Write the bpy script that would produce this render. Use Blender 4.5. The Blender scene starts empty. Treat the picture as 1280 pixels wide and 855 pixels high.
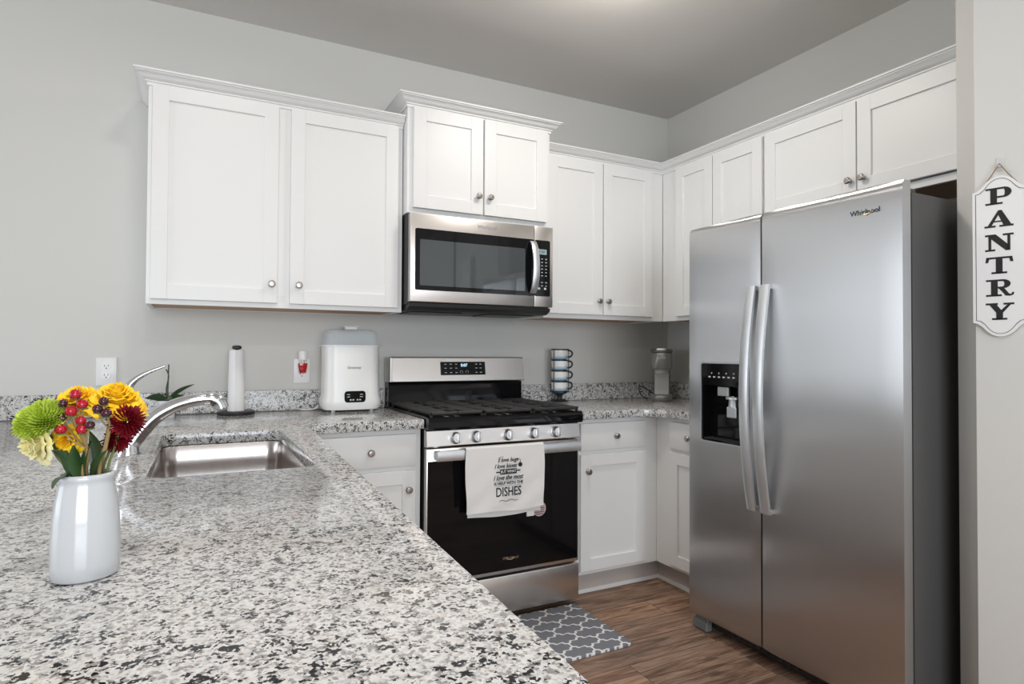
import bpy, bmesh, math, random
from mathutils import Vector, Matrix
random.seed(7)
R = math.radians
PI = math.pi
sc = bpy.context.scene
C = sc.collection

# ------------------------------------------------------------------ camera
cam_data = bpy.data.cameras.new('camera')
cam = bpy.data.objects.new('camera', cam_data)
C.objects.link(cam)
_yaw, _pitch, _roll, _f = R(-27.1862), R(0.9811), R(0.2858), 769.32
_fw = Vector((-math.sin(_yaw) * math.cos(_pitch), math.cos(_yaw) * math.cos(_pitch), math.sin(_pitch)))
_r = Vector((math.cos(_yaw), math.sin(_yaw), 0))
_u = _r.cross(_fw)
_r2 = _r * math.cos(_roll) + _u * math.sin(_roll)
_u2 = _u * math.cos(_roll) - _r * math.sin(_roll)
cam.matrix_world = Matrix(((_r2.x, _u2.x, -_fw.x, -2.7489), (_r2.y, _u2.y, -_fw.y, -3.1216),
                           (_r2.z, _u2.z, -_fw.z, 1.1929), (0, 0, 0, 1)))
cam_data.sensor_width = 36
cam_data.lens = _f / 1280 * 36
cam_data.clip_start = 0.05
sc.camera = cam

# ------------------------------------------------------------------ colour management, world, lights
sc.view_settings.view_transform = 'Standard'
sc.view_settings.look = 'None'
sc.view_settings.gamma = 1
sc.view_settings.exposure = -0.55
sc.view_settings.use_curve_mapping = False
sc.cycles.use_denoising = True
sc.cycles.max_bounces = 8
sc.cycles.diffuse_bounces = 5
sc.cycles.glossy_bounces = 5
sc.cycles.transmission_bounces = 8
sc.cycles.caustics_reflective = False
sc.cycles.caustics_refractive = False
world = bpy.data.worlds.new('World')
sc.world = world
world.use_nodes = True
world.node_tree.nodes['Background'].inputs[0].default_value = (0.75, 0.85, 1.0, 1)
world.node_tree.nodes['Background'].inputs[1].default_value = 0.6


def area(name, loc, direction, sx, sy, power, color, spread=180, disk=False):
    l = bpy.data.lights.new(name, 'AREA')
    l.shape = 'DISK' if disk else 'RECTANGLE'
    l.size = sx
    l.size_y = sy
    l.energy = power
    l.color = color
    l.spread = R(spread)
    o = bpy.data.objects.new(name, l)
    C.objects.link(o)
    o.location = loc
    o.rotation_euler = Vector(direction).to_track_quat('-Z', 'Y').to_euler()
    return o


WARM = (1.0, 0.94, 0.87)
CAN_LIGHTS = [(-2.68, -1.2, 6), (-2.75, -3.05, 20), (-1.3, -3.3, 6)]
for lx, ly, lp in CAN_LIGHTS:
    area('can_light', (lx, ly, 2.722), (0, 0, -1), 0.13, 0.13, lp, WARM, 170, True)
dome_l = bpy.data.lights.new('dome_light', 'POINT')
dome_l.energy = 8.5
dome_l.color = WARM
dome_l.shadow_soft_size = 0.07
dome_o = bpy.data.objects.new('dome_light', dome_l)
C.objects.link(dome_o)
dome_o.location = (-1.30, -1.20, 2.50)
area('dome_light_down', (-1.30, -1.20, 2.62), (0, 0, -1), 0.2, 0.2, 10, WARM, 170, True)
# daylight through the two living-room windows (left wall and rear wall)
area('window_light_left', (-6.42, -1.55, 1.45), (1, 0, 0), 2.3, 2.1, 70, (0.88, 0.94, 1.0))
area('window_light_rear', (-2.8, -6.92, 1.5), (0, 1, 0), 2.8, 1.9, 215, (0.86, 0.93, 1.0))

H = 2.735      # ceiling
CT = 0.911     # counter top

# ------------------------------------------------------------------ mesh builder


class B:
    def __init__(self, T=None):
        self.bm = bmesh.new()
        self.T = T or Matrix.Identity(4)

    def _merge(self, tmp, T=None):
        M = self.T @ (T or Matrix.Identity(4))
        tmp.transform(M)
        if M.determinant() < 0:
            bmesh.ops.reverse_faces(tmp, faces=tmp.faces)
        me = bpy.data.meshes.new('tmp')
        tmp.to_mesh(me)
        tmp.free()
        self.bm.from_mesh(me)
        bpy.data.meshes.remove(me)
        return self

    def box(self, x0, x1, y0, y1, z0, z1, bev=0.0, seg=1, T=None):
        t = bmesh.new()
        bmesh.ops.create_cube(t, size=1)
        for v in t.verts:
            v.co = Vector(((x0 + x1) / 2 + v.co.x * abs(x1 - x0), (y0 + y1) / 2 + v.co.y * abs(y1 - y0),
                           (z0 + z1) / 2 + v.co.z * abs(z1 - z0)))
        if bev > 0:
            bmesh.ops.bevel(t, geom=list(t.edges), offset=bev, segments=seg, affect='EDGES', profile=0.5)
        return self._merge(t, T)

    def lathe(self, prof, n=32, T=None, sx=1.0, sy=1.0, cap=True):
        """prof: list of (r,z)"""
        t = bmesh.new()
        rings = []
        for r, z in prof:
            if r < 1e-6:
                rings.append([t.verts.new((0, 0, z))])
            else:
                rings.append([t.verts.new((r * sx * math.cos(2 * PI * i / n), r * sy * math.sin(2 * PI * i / n), z)) for i in range(n)])
        for a, b in zip(rings, rings[1:]):
            for i in range(n):
                j = (i + 1) % n
                if len(a) == 1 and len(b) == 1:
                    continue
                if len(a) == 1:
                    t.faces.new((a[0], b[j], b[i]))
                elif len(b) == 1:
                    t.faces.new((a[i], a[j], b[0]))
                else:
                    t.faces.new((a[i], a[j], b[j], b[i]))
        if cap:
            if len(rings[0]) > 1:
                t.faces.new(list(reversed(rings[0])))
            if len(rings[-1]) > 1:
                t.faces.new(rings[-1])
        bmesh.ops.recalc_face_normals(t, faces=t.faces)
        return self._merge(t, T)

    def cyl(self, p0, p1, r0, r1=None, n=24, T=None):
        r1 = r0 if r1 is None else r1
        return self.tube([p0, p1], [r0, r1], n, T=T)

    def tube(self, pts, rad, n=12, flat=1.0, up=None, T=None, cap=True):
        pts = [Vector(p) for p in pts]
        if not isinstance(rad, (list, tuple)):
            rad = [rad] * len(pts)
        t = bmesh.new()
        rings = []
        tan0 = (pts[1] - pts[0]).normalized()
        ref = Vector(up) if up else (Vector((0, 0, 1)) if abs(tan0.z) < 0.9 else Vector((1, 0, 0)))
        side = tan0.cross(ref).normalized()
        for k, p in enumerate(pts):
            a = pts[max(k - 1, 0)]
            b = pts[min(k + 1, len(pts) - 1)]
            tan = (b - a).normalized()
            side = (side - tan * side.dot(tan)).normalized()
            nrm = side.cross(tan)
            rings.append([t.verts.new(p + rad[k] * (side * math.cos(2 * PI * i / n) + nrm * flat * math.sin(2 * PI * i / n))) for i in range(n)])
        for a, b in zip(rings, rings[1:]):
            for i in range(n):
                j = (i + 1) % n
                t.faces.new((a[i], a[j], b[j], b[i]))
        if cap:
            t.faces.new(list(reversed(rings[0])))
            t.faces.new(rings[-1])
        bmesh.ops.recalc_face_normals(t, faces=t.faces)
        return self._merge(t, T)

    def prism(self, outer, z0, z1, holes=(), T=None, bev=0.0):
        t = bmesh.new()
        loops = []
        edges = []
        for lp in [outer] + list(holes):
            vs = [t.verts.new((x, y, z1)) for x, y in lp]
            loops.append(vs)
            for i in range(len(vs)):
                edges.append(t.edges.new((vs[i], vs[(i + 1) % len(vs)])))
        res = bmesh.ops.triangle_fill(t, use_beauty=True, use_dissolve=False, edges=edges)
        top = [f for f in t.faces]
        low = {v: t.verts.new((v.co.x, v.co.y, z0)) for lp in loops for v in lp}
        for f in top:
            t.faces.new([low[v] for v in reversed(f.verts)])
        for lp in loops:
            for i in range(len(lp)):
                a, b = lp[i], lp[(i + 1) % len(lp)]
                t.faces.new((a, b, low[b], low[a]))
        bmesh.ops.recalc_face_normals(t, faces=t.faces)
        if bev > 0:
            es = [e for e in t.edges if len(e.link_faces) == 2 and e.calc_face_angle(0) > 1.2 and abs(e.verts[0].co.z - e.verts[1].co.z) < 1e-6]
            bmesh.ops.bevel(t, geom=es, offset=bev, segments=2, affect='EDGES', profile=0.5)
        return self._merge(t, T)

    def loft(self, loops, T=None, cap0=False, cap1=False, closed=True):
        t = bmesh.new()
        rings = [[t.verts.new(p) for p in lp] for lp in loops]
        n = len(rings[0])
        for a, b in zip(rings, rings[1:]):
            for i in range(n if closed else n - 1):
                j = (i + 1) % n
                t.faces.new((a[i], a[j], b[j], b[i]))
        if cap0:
            t.faces.new(list(reversed(rings[0])))
        if cap1:
            t.faces.new(rings[-1])
        bmesh.ops.recalc_face_normals(t, faces=t.faces)
        return self._merge(t, T)

    def sphere(self, c, r, T=None, seg=16, sc=(1, 1, 1)):
        t = bmesh.new()
        bmesh.ops.create_uvsphere(t, u_segments=seg, v_segments=max(6, seg // 2), radius=r)
        for v in t.verts:
            v.co = Vector((v.co.x * sc[0], v.co.y * sc[1], v.co.z * sc[2])) + Vector(c)
        return self._merge(t, T)

    def text(self, s, size, T, depth=0.0006, w=1.0):
        cu = bpy.data.curves.new('t', 'FONT')
        cu.body = s
        cu.size = size
        cu.align_x = 'CENTER'
        cu.align_y = 'CENTER'
        cu.extrude = depth / 2
        cu.resolution_u = 3
        cu.offset = size * 0.008
        o = bpy.data.objects.new('t', cu)
        C.objects.link(o)
        dg = bpy.context.evaluated_depsgraph_get()
        me = bpy.data.meshes.new_from_object(o.evaluated_get(dg))
        t = bmesh.new()
        t.from_mesh(me)
        t.transform(Matrix.Diagonal((w, 1, 1, 1)))
        bpy.data.objects.remove(o)
        bpy.data.curves.remove(cu)
        bpy.data.meshes.remove(me)
        return self._merge(t, T)

    def build(self, name, m, parent=None, angle=35, smooth=True):
        me = bpy.data.meshes.new(name)
        org = Vector((0, 0, 0))
        if parent is None:
            xs = [v.co for v in self.bm.verts]
            mn = [min(c[i] for c in xs) for i in range(3)]
            mx = [max(c[i] for c in xs) for i in range(3)]
            org = Vector(((mn[0] + mx[0]) / 2, (mn[1] + mx[1]) / 2, mn[2]))
        else:
            p = parent
            M = Matrix.Identity(4)
            while p:
                M = Matrix.Translation(p.location) @ M
                p = p.parent
            org = M.translation
        for v in self.bm.verts:
            v.co -= org
        self.bm.to_mesh(me)
        self.bm.free()
        if smooth:
            me.polygons.foreach_set('use_smooth', [True] * len(me.polygons))
            me.set_sharp_from_angle(angle=R(angle))
        if m:
            for mm in (m if isinstance(m, (list, tuple)) else [m]):
                me.materials.append(mm)
        o = bpy.data.objects.new(name, me)
        C.objects.link(o)
        if parent:
            o.parent = parent
        else:
            o.location = org
        return o


def tag(o, label=None, cat=None, group=None, kind=None):
    if label: o['label'] = label
    if cat: o['category'] = cat
    if group: o['group'] = group
    if kind: o['kind'] = kind
    return o


def thing(name, loc, label, cat, group=None):
    o = bpy.data.objects.new(name, None)
    o.empty_display_size = 0.05
    C.objects.link(o)
    o.location = loc
    return tag(o, label, cat, group)


def struct(o):
    o['kind'] = 'structure'
    return o


def copy_tree(o, parent=None):
    c = o.copy()
    C.objects.link(c)
    c.parent = parent
    for ch in list(o.children):
        copy_tree(ch, c)
    return c


def rz(deg, loc=(0, 0, 0)):
    return Matrix.Translation(loc) @ Matrix.Rotation(R(deg), 4, 'Z')


def rx(deg, loc=(0, 0, 0)):
    return Matrix.Translation(loc) @ Matrix.Rotation(R(deg), 4, 'X')


def face_minus_y(x, y, z):      # text plane looking to -Y
    return Matrix.Translation((x, y, z)) @ Matrix.Rotation(R(90), 4, 'X')


def face_minus_x(x, y, z):      # text plane looking to -X
    return Matrix.Translation((x, y, z)) @ Matrix.Rotation(R(-90), 4, 'Z') @ Matrix.Rotation(R(90), 4, 'X')


def rrect(x0, x1, y0, y1, r, n=6):
    pts = []
    for cx, cy, a0 in ((x1 - r, y1 - r, 0), (x0 + r, y1 - r, 90), (x0 + r, y0 + r, 180), (x1 - r, y0 + r, 270)):
        for k in range(n + 1):
            a = R(a0 + 90 * k / n)
            pts.append((cx + r * math.cos(a), cy + r * math.sin(a)))
    return pts


def smoothpath(pts, n=6):
    """Catmull-Rom"""
    P = [Vector(p) for p in pts]
    out = []
    for i in range(len(P) - 1):
        p0 = P[max(i - 1, 0)]; p1 = P[i]; p2 = P[i + 1]; p3 = P[min(i + 2, len(P) - 1)]
        for k in range(n):
            t = k / n
            out.append(0.5 * ((2 * p1) + (-p0 + p2) * t + (2 * p0 - 5 * p1 + 4 * p2 - p3) * t * t + (-p0 + 3 * p1 - 3 * p2 + p3) * t ** 3))
    out.append(P[-1])
    return out


# ------------------------------------------------------------------ materials
def mat(name, col=(0.8, 0.8, 0.8), rough=0.5, metal=0.0, spec=0.5, **kw):
    m = bpy.data.materials.new(name)
    m.use_nodes = True
    b = m.node_tree.nodes['Principled BSDF']
    b.inputs['Base Color'].default_value = (*col, 1)
    b.inputs['Roughness'].default_value = rough
    b.inputs['Metallic'].default_value = metal
    b.inputs['Specular IOR Level'].default_value = spec
    for k, v in kw.items():
        b.inputs[k.replace('_', ' ')].default_value = v
    return m


def nd(m, typ, **kw):
    n = m.node_tree.nodes.new(typ)
    for k, v in kw.items():
        if k in n.inputs:
            n.inputs[k].default_value = v
        else:
            setattr(n, k, v)
    return n


def ln(m, a, b):
    m.node_tree.links.new(a, b)


def coords(m, scale=(1, 1, 1), kind='Object'):
    tc = nd(m, 'ShaderNodeTexCoord')
    mp = nd(m, 'ShaderNodeMapping')
    mp.inputs['Scale'].default_value = scale
    ln(m, tc.outputs[kind], mp.inputs[0])
    return mp.outputs[0]


def ramp(m, src, stops, interp='LINEAR'):
    r = nd(m, 'ShaderNodeValToRGB')
    cr = r.color_ramp
    cr.interpolation = interp
    while len(cr.elements) < len(stops):
        cr.elements.new(0.5)
    for e, (p, c) in zip(cr.elements, stops):
        e.position = p
        e.color = (*c, 1) if len(c) == 3 else c
    ln(m, src, r.inputs[0])
    return r.outputs[0]


def bump(m, src, strength=0.2, dist=0.001):
    b = nd(m, 'ShaderNodeBump')
    b.inputs['Strength'].default_value = strength
    b.inputs['Distance'].default_value = dist
    ln(m, src, b.inputs['Height'])
    ln(m, b.outputs[0], m.node_tree.nodes['Principled BSDF'].inputs['Normal'])


def paint(name, col, rough=0.6, bs=0.12, scale=260):
    m = mat(name, col, rough, spec=0.3)
    n = nd(m, 'ShaderNodeTexNoise', Scale=scale, Detail=2.0)
    ln(m, coords(m), n.inputs['Vector'])
    bump(m, n.outputs[0], bs, 0.0006)
    return m


M_wall = paint('wall_paint', (0.66, 0.655, 0.625), 0.75)
M_ceil = paint('ceiling_paint', (0.66, 0.645, 0.625), 0.85, 0.3, 150)
M_white = mat('cabinet_white', (0.80, 0.80, 0.79), 0.38, spec=0.4)
M_trimw = mat('trim_white', (0.82, 0.82, 0.80), 0.45)
M_underwood = mat('cabinet_inside_wood', (0.50, 0.31, 0.18), 0.6)  # natural orange-brown wood of the wall cabinet undersides
M_toe = mat('toe_kick_taupe', (0.50, 0.455, 0.42), 0.5)
M_nickel = mat('brushed_nickel', (0.42, 0.38, 0.35), 0.3, 1.0)
M_chrome = mat('chrome', (0.72, 0.73, 0.75), 0.13, 1.0)
M_blackgloss = mat('black_gloss', (0.005, 0.005, 0.006), 0.06, spec=0.3)
M_blackmat = mat('black_matte', (0.018, 0.018, 0.019), 0.45)
M_castiron = mat('cast_iron', (0.022, 0.022, 0.023), 0.5)
M_plasticw = mat('white_plastic', (0.83, 0.83, 0.82), 0.3)
M_ceramic = mat('white_ceramic', (0.56, 0.58, 0.60), 0.14, spec=0.6, Coat_Weight=0.5, Coat_Roughness=0.05)
M_fridgeside = mat('fridge_side_grey', (0.10, 0.10, 0.10), 0.42, 0.3)
M_print = mat('black_print', (0.01, 0.01, 0.01), 0.7)
M_printw = mat('pale_print', (0.55, 0.58, 0.6), 0.5)
M_logo = mat('logo_chrome', (0.62, 0.63, 0.65), 0.25, 1.0)
M_darktext = mat('logo_dark', (0.05, 0.055, 0.065), 0.4)
M_gold = mat('logo_swirl_gold', (0.75, 0.55, 0.30), 0.35, 0.8)


def steel(name, col, rough, axis='Z', aniso=0.6, noise=(3, 3, 500), rv=0.08, rot=0.0, bs=0.015):
    m = mat(name, col, rough, 1.0)
    b = m.node_tree.nodes['Principled BSDF']
    b.inputs['Anisotropic'].default_value = aniso
    b.inputs['Anisotropic Rotation'].default_value = rot
    tg = nd(m, 'ShaderNodeTangent')
    tg.direction_type = 'RADIAL'
    tg.axis = axis
    ln(m, tg.outputs[0], b.inputs['Tangent'])
    n = nd(m, 'ShaderNodeTexNoise', Scale=1.0, Detail=3.0)
    ln(m, coords(m, noise), n.inputs['Vector'])
    n2 = nd(m, 'ShaderNodeTexNoise', Scale=6.0, Detail=4.0)
    ln(m, coords(m), n2.inputs['Vector'])
    mx = nd(m, 'ShaderNodeMath', operation='ADD')
    ln(m, n.outputs[0], mx.inputs[0])
    ln(m, n2.outputs[0], mx.inputs[1])
    mr = nd(m, 'ShaderNodeMapRange')
    mr.inputs['From Min'].default_value = 0.6
    mr.inputs['From Max'].default_value = 1.4
    mr.inputs['To Min'].default_value = rough - rv
    mr.inputs['To Max'].default_value = rough + rv
    ln(m, mx.outputs[0], mr.inputs[0])
    ln(m, mr.outputs[0], b.inputs['Roughness'])
    if bs > 0: bump(m, n.outputs[0], bs, 0.0003)
    return m


M_steel = steel('brushed_stainless', (0.70, 0.665, 0.635), 0.33, 'Z', 0.45, rv=.015, bs=0.003)
M_fsteel = steel('fridge_stainless', (0.57, 0.57, 0.575), 0.32, 'Z', 0.93, rv=0.015, rot=0.0, bs=0)
M_handle = steel('handle_stainless', (0.70, 0.72, 0.74), 0.42, 'Z', 0.0, bs=0)
M_sink = steel('sink_stainless', (0.52, 0.48, 0.46), 0.22, 'Z', 0.3, noise=(300, 300, 3), bs=0, rv=.03)

# granite
M_granite = mat('speckled_granite', (0.8, 0.8, 0.8), 0.13, spec=0.5)
_co = coords(M_granite)
_nd = nd(M_granite, 'ShaderNodeTexNoise', Scale=40.0, Detail=3.0)
ln(M_granite, _co, _nd.inputs['Vector'])
_mixv = nd(M_granite, 'ShaderNodeVectorMath', operation='MULTIPLY_ADD')
ln(M_granite, _nd.outputs['Color'], _mixv.inputs[0])
_mixv.inputs[1].default_value = (0.009, 0.009, 0.009)
ln(M_granite, _co, _mixv.inputs[2])


def vor(scale, rnd=1.0):
    v = nd(M_granite, 'ShaderNodeTexVoronoi', Scale=scale, Randomness=rnd)
    ln(M_granite, _mixv.outputs[0], v.inputs['Vector'])
    s = nd(M_granite, 'ShaderNodeSeparateColor')
    ln(M_granite, v.outputs['Color'], s.inputs[0])
    return s


_v1 = vor(270)
_v2 = vor(260)
_v3 = vor(230)
_clump = nd(M_granite, 'ShaderNodeTexNoise', Scale=60.0, Detail=3.0, Roughness=0.6)
ln(M_granite, _co, _clump.inputs['Vector'])
_clump2 = nd(M_granite, 'ShaderNodeTexNoise', Scale=75.0, Detail=3.0, Roughness=0.6)
ln(M_granite, _co, _clump2.inputs['Vector'])


def gm(op, a, b, c=None):
    n = nd(M_granite, 'ShaderNodeMath', operation=op)
    for i, v in enumerate((a, b, c)):
        if v is None: continue
        if isinstance(v, (int, float)): n.inputs[i].default_value = v
        else: ln(M_granite, v, n.inputs[i])
    return n.outputs[0]


_base = ramp(M_granite, _v2.outputs[1], [(0.0, (0.50, 0.50, 0.50)), (0.3, (0.62, 0.62, 0.615)), (0.7, (0.72, 0.72, 0.71)), (0.93, (0.66, 0.635, 0.61)), (1.0, (0.52, 0.46, 0.42))], 'LINEAR')
_ka = gm('MULTIPLY_ADD', _clump.outputs[0], 3.0, _v1.outputs[0])     # 1.5 + .5 mean
_d1 = ramp(M_granite, gm('MULTIPLY', _ka, .33), [(0.0, (0.03, 0.032, 0.04)), (0.475, (0.025, 0.027, 0.033)), (0.515, (0.09, 0.093, 0.10)), (0.56, (1, 1, 1)), (1.0, (1, 1, 1))])
_kb = gm('MULTIPLY_ADD', _clump2.outputs[0], 3.0, _v3.outputs[2])
_d2 = ramp(M_granite, gm('MULTIPLY', _kb, .33), [(0.0, (0.40, 0.40, 0.41)), (0.53, (0.50, 0.49, 0.49)), (0.62, (1, 1, 1)), (1.0, (1, 1, 1))])
_mxd = nd(M_granite, 'ShaderNodeMix', data_type='RGBA', blend_type='MULTIPLY')
_mxd.inputs[0].default_value = 1.0
ln(M_granite, _d1, _mxd.inputs[6])
ln(M_granite, _d2, _mxd.inputs[7])
_dark = _mxd.outputs[2]
_mx = nd(M_granite, 'ShaderNodeMix', data_type='RGBA', blend_type='MULTIPLY')
_mx.inputs[0].default_value = 1.0
ln(M_granite, _base, _mx.inputs[6])
ln(M_granite, _dark, _mx.inputs[7])
ln(M_granite, _mx.outputs[2], M_granite.node_tree.nodes['Principled BSDF'].inputs['Base Color'])

# wood plank floor (boards along X)
M_floor = mat('plank_floor', (0.3, 0.2, 0.15), 0.42, spec=0.35)
_c = coords(M_floor)
_br = nd(M_floor, 'ShaderNodeTexBrick', Scale=1.0)
_br.offset = 0.37
_br.inputs['Color1'].default_value = (0.0, 0, 0, 1)
_br.inputs['Color2'].default_value = (1.0, 1, 1, 1)
_br.inputs['Mortar'].default_value = (0.5, 0.5, 0.5, 1)
_br.inputs['Mortar Size'].default_value = 0.0012
_br.inputs['Brick Width'].default_value = 1.22
_br.inputs['Row Height'].default_value = 0.152
ln(M_floor, _c, _br.inputs['Vector'])
_off = nd(M_floor, 'ShaderNodeVectorMath', operation='MULTIPLY_ADD')
ln(M_floor, _br.outputs['Color'], _off.inputs[0])
_off.inputs[1].default_value = (7.3, 3.1, 0)
ln(M_floor, _c, _off.inputs[2])
_mp = nd(M_floor, 'ShaderNodeMapping')
_mp.inputs['Scale'].default_value = (1.6, 16, 1)
ln(M_floor, _off.outputs[0], _mp.inputs[0])
_wn = nd(M_floor, 'ShaderNodeTexNoise', Scale=1.3, Detail=8.0, Roughness=0.62, Distortion=1.6)
ln(M_floor, _mp.outputs[0], _wn.inputs['Vector'])
_mp2 = nd(M_floor, 'ShaderNodeMapping')
_mp2.inputs['Scale'].default_value = (9, 260, 1)
ln(M_floor, _off.outputs[0], _mp2.inputs[0])
_wn2 = nd(M_floor, 'ShaderNodeTexNoise', Scale=1.0, Detail=3.0)
ln(M_floor, _mp2.outputs[0], _wn2.inputs['Vector'])
_wc = ramp(M_floor, _wn.outputs[0], [(0.28, (0.11, 0.062, 0.042)), (0.42, (0.21, 0.128, 0.088)), (0.55, (0.38, 0.245, 0.17)), (0.72, (0.33, 0.25, 0.20))])
_g = ramp(M_floor, _wn2.outputs[0], [(0.3, (0.62, 0.62, 0.62)), (0.62, (1.12, 1.12, 1.12))])
_m1 = nd(M_floor, 'ShaderNodeMix', data_type='RGBA', blend_type='MULTIPLY')
_m1.inputs[0].default_value = 1.0
ln(M_floor, _wc, _m1.inputs[6])
ln(M_floor, _g, _m1.inputs[7])
_t = ramp(M_floor, _br.outputs['Color'], [(0.0, (0.62, 0.60, 0.60)), (0.5, (1.0, 1.0, 1.0)), (1.0, (1.35, 1.24, 1.14))])
_m2 = nd(M_floor, 'ShaderNodeMix', data_type='RGBA', blend_type='MULTIPLY')
_m2.inputs[0].default_value = 1.0
ln(M_floor, _m1.outputs[2], _m2.inputs[6])
ln(M_floor, _t, _m2.inputs[7])
_m3 = nd(M_floor, 'ShaderNodeMix', data_type='RGBA', blend_type='MIX')
ln(M_floor, _br.outputs['Fac'], _m3.inputs[0])
ln(M_floor, _m2.outputs[2], _m3.inputs[6])
_m3.inputs[7].default_value = (0.05, 0.032, 0.024, 1)
ln(M_floor, _m3.outputs[2], M_floor.node_tree.nodes['Principled BSDF'].inputs['Base Color'])
bump(M_floor, _wn2.outputs[0], 0.25, 0.0008)

# ------------------------------------------------------------------ room shell
XL, YR = -6.5, -7.0
struct(B().box(XL - .1, .1, YR - .1, .1, -.1, 0).build('floor', M_floor))
struct(B().box(XL - .1, .1, YR - .1, .1, H, H + .1).build('ceiling', M_ceil))
struct(B().box(XL - .1, .1, 0, .1, 0, H).build('wall_back', M_wall))
struct(B().box(0, .1, YR, 0, 0, H).build('wall_right', M_wall))


def wall_hole(T, x0, x1, hx0, hx1, hz0, hz1):
    b = B(T)
    b.box(x0, hx0, 0, .1, 0, H); b.box(hx1, x1, 0, .1, 0, H)
    b.box(hx0, hx1, 0, .1, 0, hz0); b.box(hx0, hx1, 0, .1, hz1, H)
    return b


# local x along wall, local y outwards
Tleft = Matrix.Translation((XL, 0, 0)) @ Matrix.Rotation(R(90), 4, 'Z')      # local x -> world y, local y -> -x
Trear = Matrix.Translation((0, YR, 0)) @ Matrix.Rotation(R(180), 4, 'Z')     # local x -> -x, local y -> -y
struct(wall_hole(Tleft, YR, 0, -2.8, -0.3, .3, 2.6).build('wall_left', M_wall))
struct(wall_hole(Trear, 0, -XL, 1.3, 4.3, .45, 2.5).build('wall_rear', M_wall))


def window(T, name, x0, x1, z0, z1):
    b = B(T)
    for a in (x0, x1 - .06): b.box(a, a + .06, .0, .07, z0, z1, .004)
    for a in (z0, z1 - .06): b.box(x0 + .06, x1 - .06, .0, .07, a, a + .06, .004)
    b.box((x0 + x1) / 2 - .03, (x0 + x1) / 2 + .03, .005, .065, z0 + .06, z1 - .06, .004)
    b.box(x0 + .06, x1 - .06, .015, .055, (z0 + z1) / 2 - .02, (z0 + z1) / 2 + .02, .003)
    struct(b.build(name, M_trimw))


window(Tleft, 'window_1', -2.8, -0.3, .3, 2.6)
window(Trear, 'window_2', 1.3, 4.3, .45, 2.5)

# pantry wall: short end face beside the fridge, then the long pantry face
A0 = Vector((-.575, -2.02)); A1 = Vector((-.635, -2.10))
PD = Vector((.25, -.97)).normalized()
A2 = A1 + PD * 2.6
struct(B().prism([(.0, -2.02), (A0.x, A0.y), (A1.x, A1.y), (A2.x, A2.y), (.0, A2.y)], 0, H).build('wall_pantry', M_wall))
# frame on the pantry face: local x along PD, local y out of the wall
PANG = math.degrees(math.atan2(PD.y, PD.x))
Tp = Matrix.Translation((A1.x, A1.y, 0)) @ Matrix.Rotation(R(PANG), 4, 'Z')   # local -y = out (towards -x world)
dr = thing('door_1', (A1.x + PD.x * 1.6, A1.y + PD.y * 1.6, 0), None, None)
struct(dr)
b = B(Tp)
b.box(1.20, 1.96, -.035, 0, 0.005, 2.03, .002)
b.build('door_slab', M_trimw, dr)
b = B(Tp)
for z0, z1 in ((.22, .92), (1.08, 1.86)):
    b.box(1.32, 1.84, -.045, -.034, z0, z1, .008, 2)
    b.box(1.37, 1.79, -.055, -.044, z0 + .05, z1 - .05, .008, 2)
b.build('door_panel', M_trimw, dr)
b = B(Tp)
b.box(1.11, 1.20, -.05, 0, 0, 2.12, .004); b.box(1.96, 2.05, -.05, 0, 0, 2.12, .004); b.box(1.2, 1.96, -.05, 0, 2.03, 2.12, .004)
b.build('door_casing', M_trimw, dr)
B(Tp).sphere((1.27, -.07, .95), .028).cyl((1.27, -.03, .95), (1.27, -.07, .95), .012).build('door_knob', M_nickel, dr)
b = B(Tp)
b.box(0, 1.11, -.014, 0, 0, .1, .003)
b.build('baseboard_pantry', M_trimw)['kind'] = 'structure'
B().box(XL, -3.70, -.014, 0, 0, .1, .003).build('baseboard_back', M_trimw)['kind'] = 'structure'
B().box(XL, XL + .014, YR, -.02, 0, .1, .003).build('baseboard_left', M_trimw)['kind'] = 'structure'

# ceiling can trims (each carries one of the can lights above)
M_domeglass = mat('frosted_dome', (.9, .9, .88), .5, Emission_Color=(1.0, .93, .85, 1), Emission_Strength=2.5, Alpha=1.0)
t = thing('ceiling_lamp', (-1.30, -1.20, 2.60), 'round frosted dome ceiling lamp with a nickel rim above the stove aisle', 'ceiling light')
T = Matrix.Translation((-1.30, -1.20, 0))
B().lathe([(.13, H - .001), (.135, H - .02), (.12, H - .028), (0, H - .028)], 40, T).build('canopy', M_nickel, t)
B().lathe([(.125, 2.705), (.118, 2.685), (.09, 2.66), (.05, 2.645), (0, 2.640)], 40, T, cap=False).build('glass_dome', M_domeglass, t)
M_glow = mat('lamp_lens', (1, 1, 1), 0.5, Emission_Color=(1.0, .9, .8, 1), Emission_Strength=4.0)
for i, (lx, ly, lp) in enumerate(CAN_LIGHTS):
    t = thing('recessed_light', (lx, ly, H - .012), 'small round white recessed light set flush in the ceiling', 'ceiling light', 'recessed ceiling lights')
    T = Matrix.Translation((lx, ly, 0))
    B().lathe([(.07, H - .004), (.095, H - .012), (.098, H)], 32, T, cap=False).build('trim_ring', M_trimw, t)
    B().lathe([(0, H - .003), (.07, H - .003), (.07, H)], 32, T, cap=False).build('lens', M_glow, t)

# ------------------------------------------------------------------ cabinets
Tr = Matrix.Rotation(R(-90), 4, 'Z')     # right wall frame: local x -> -Y, local y -> X


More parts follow.
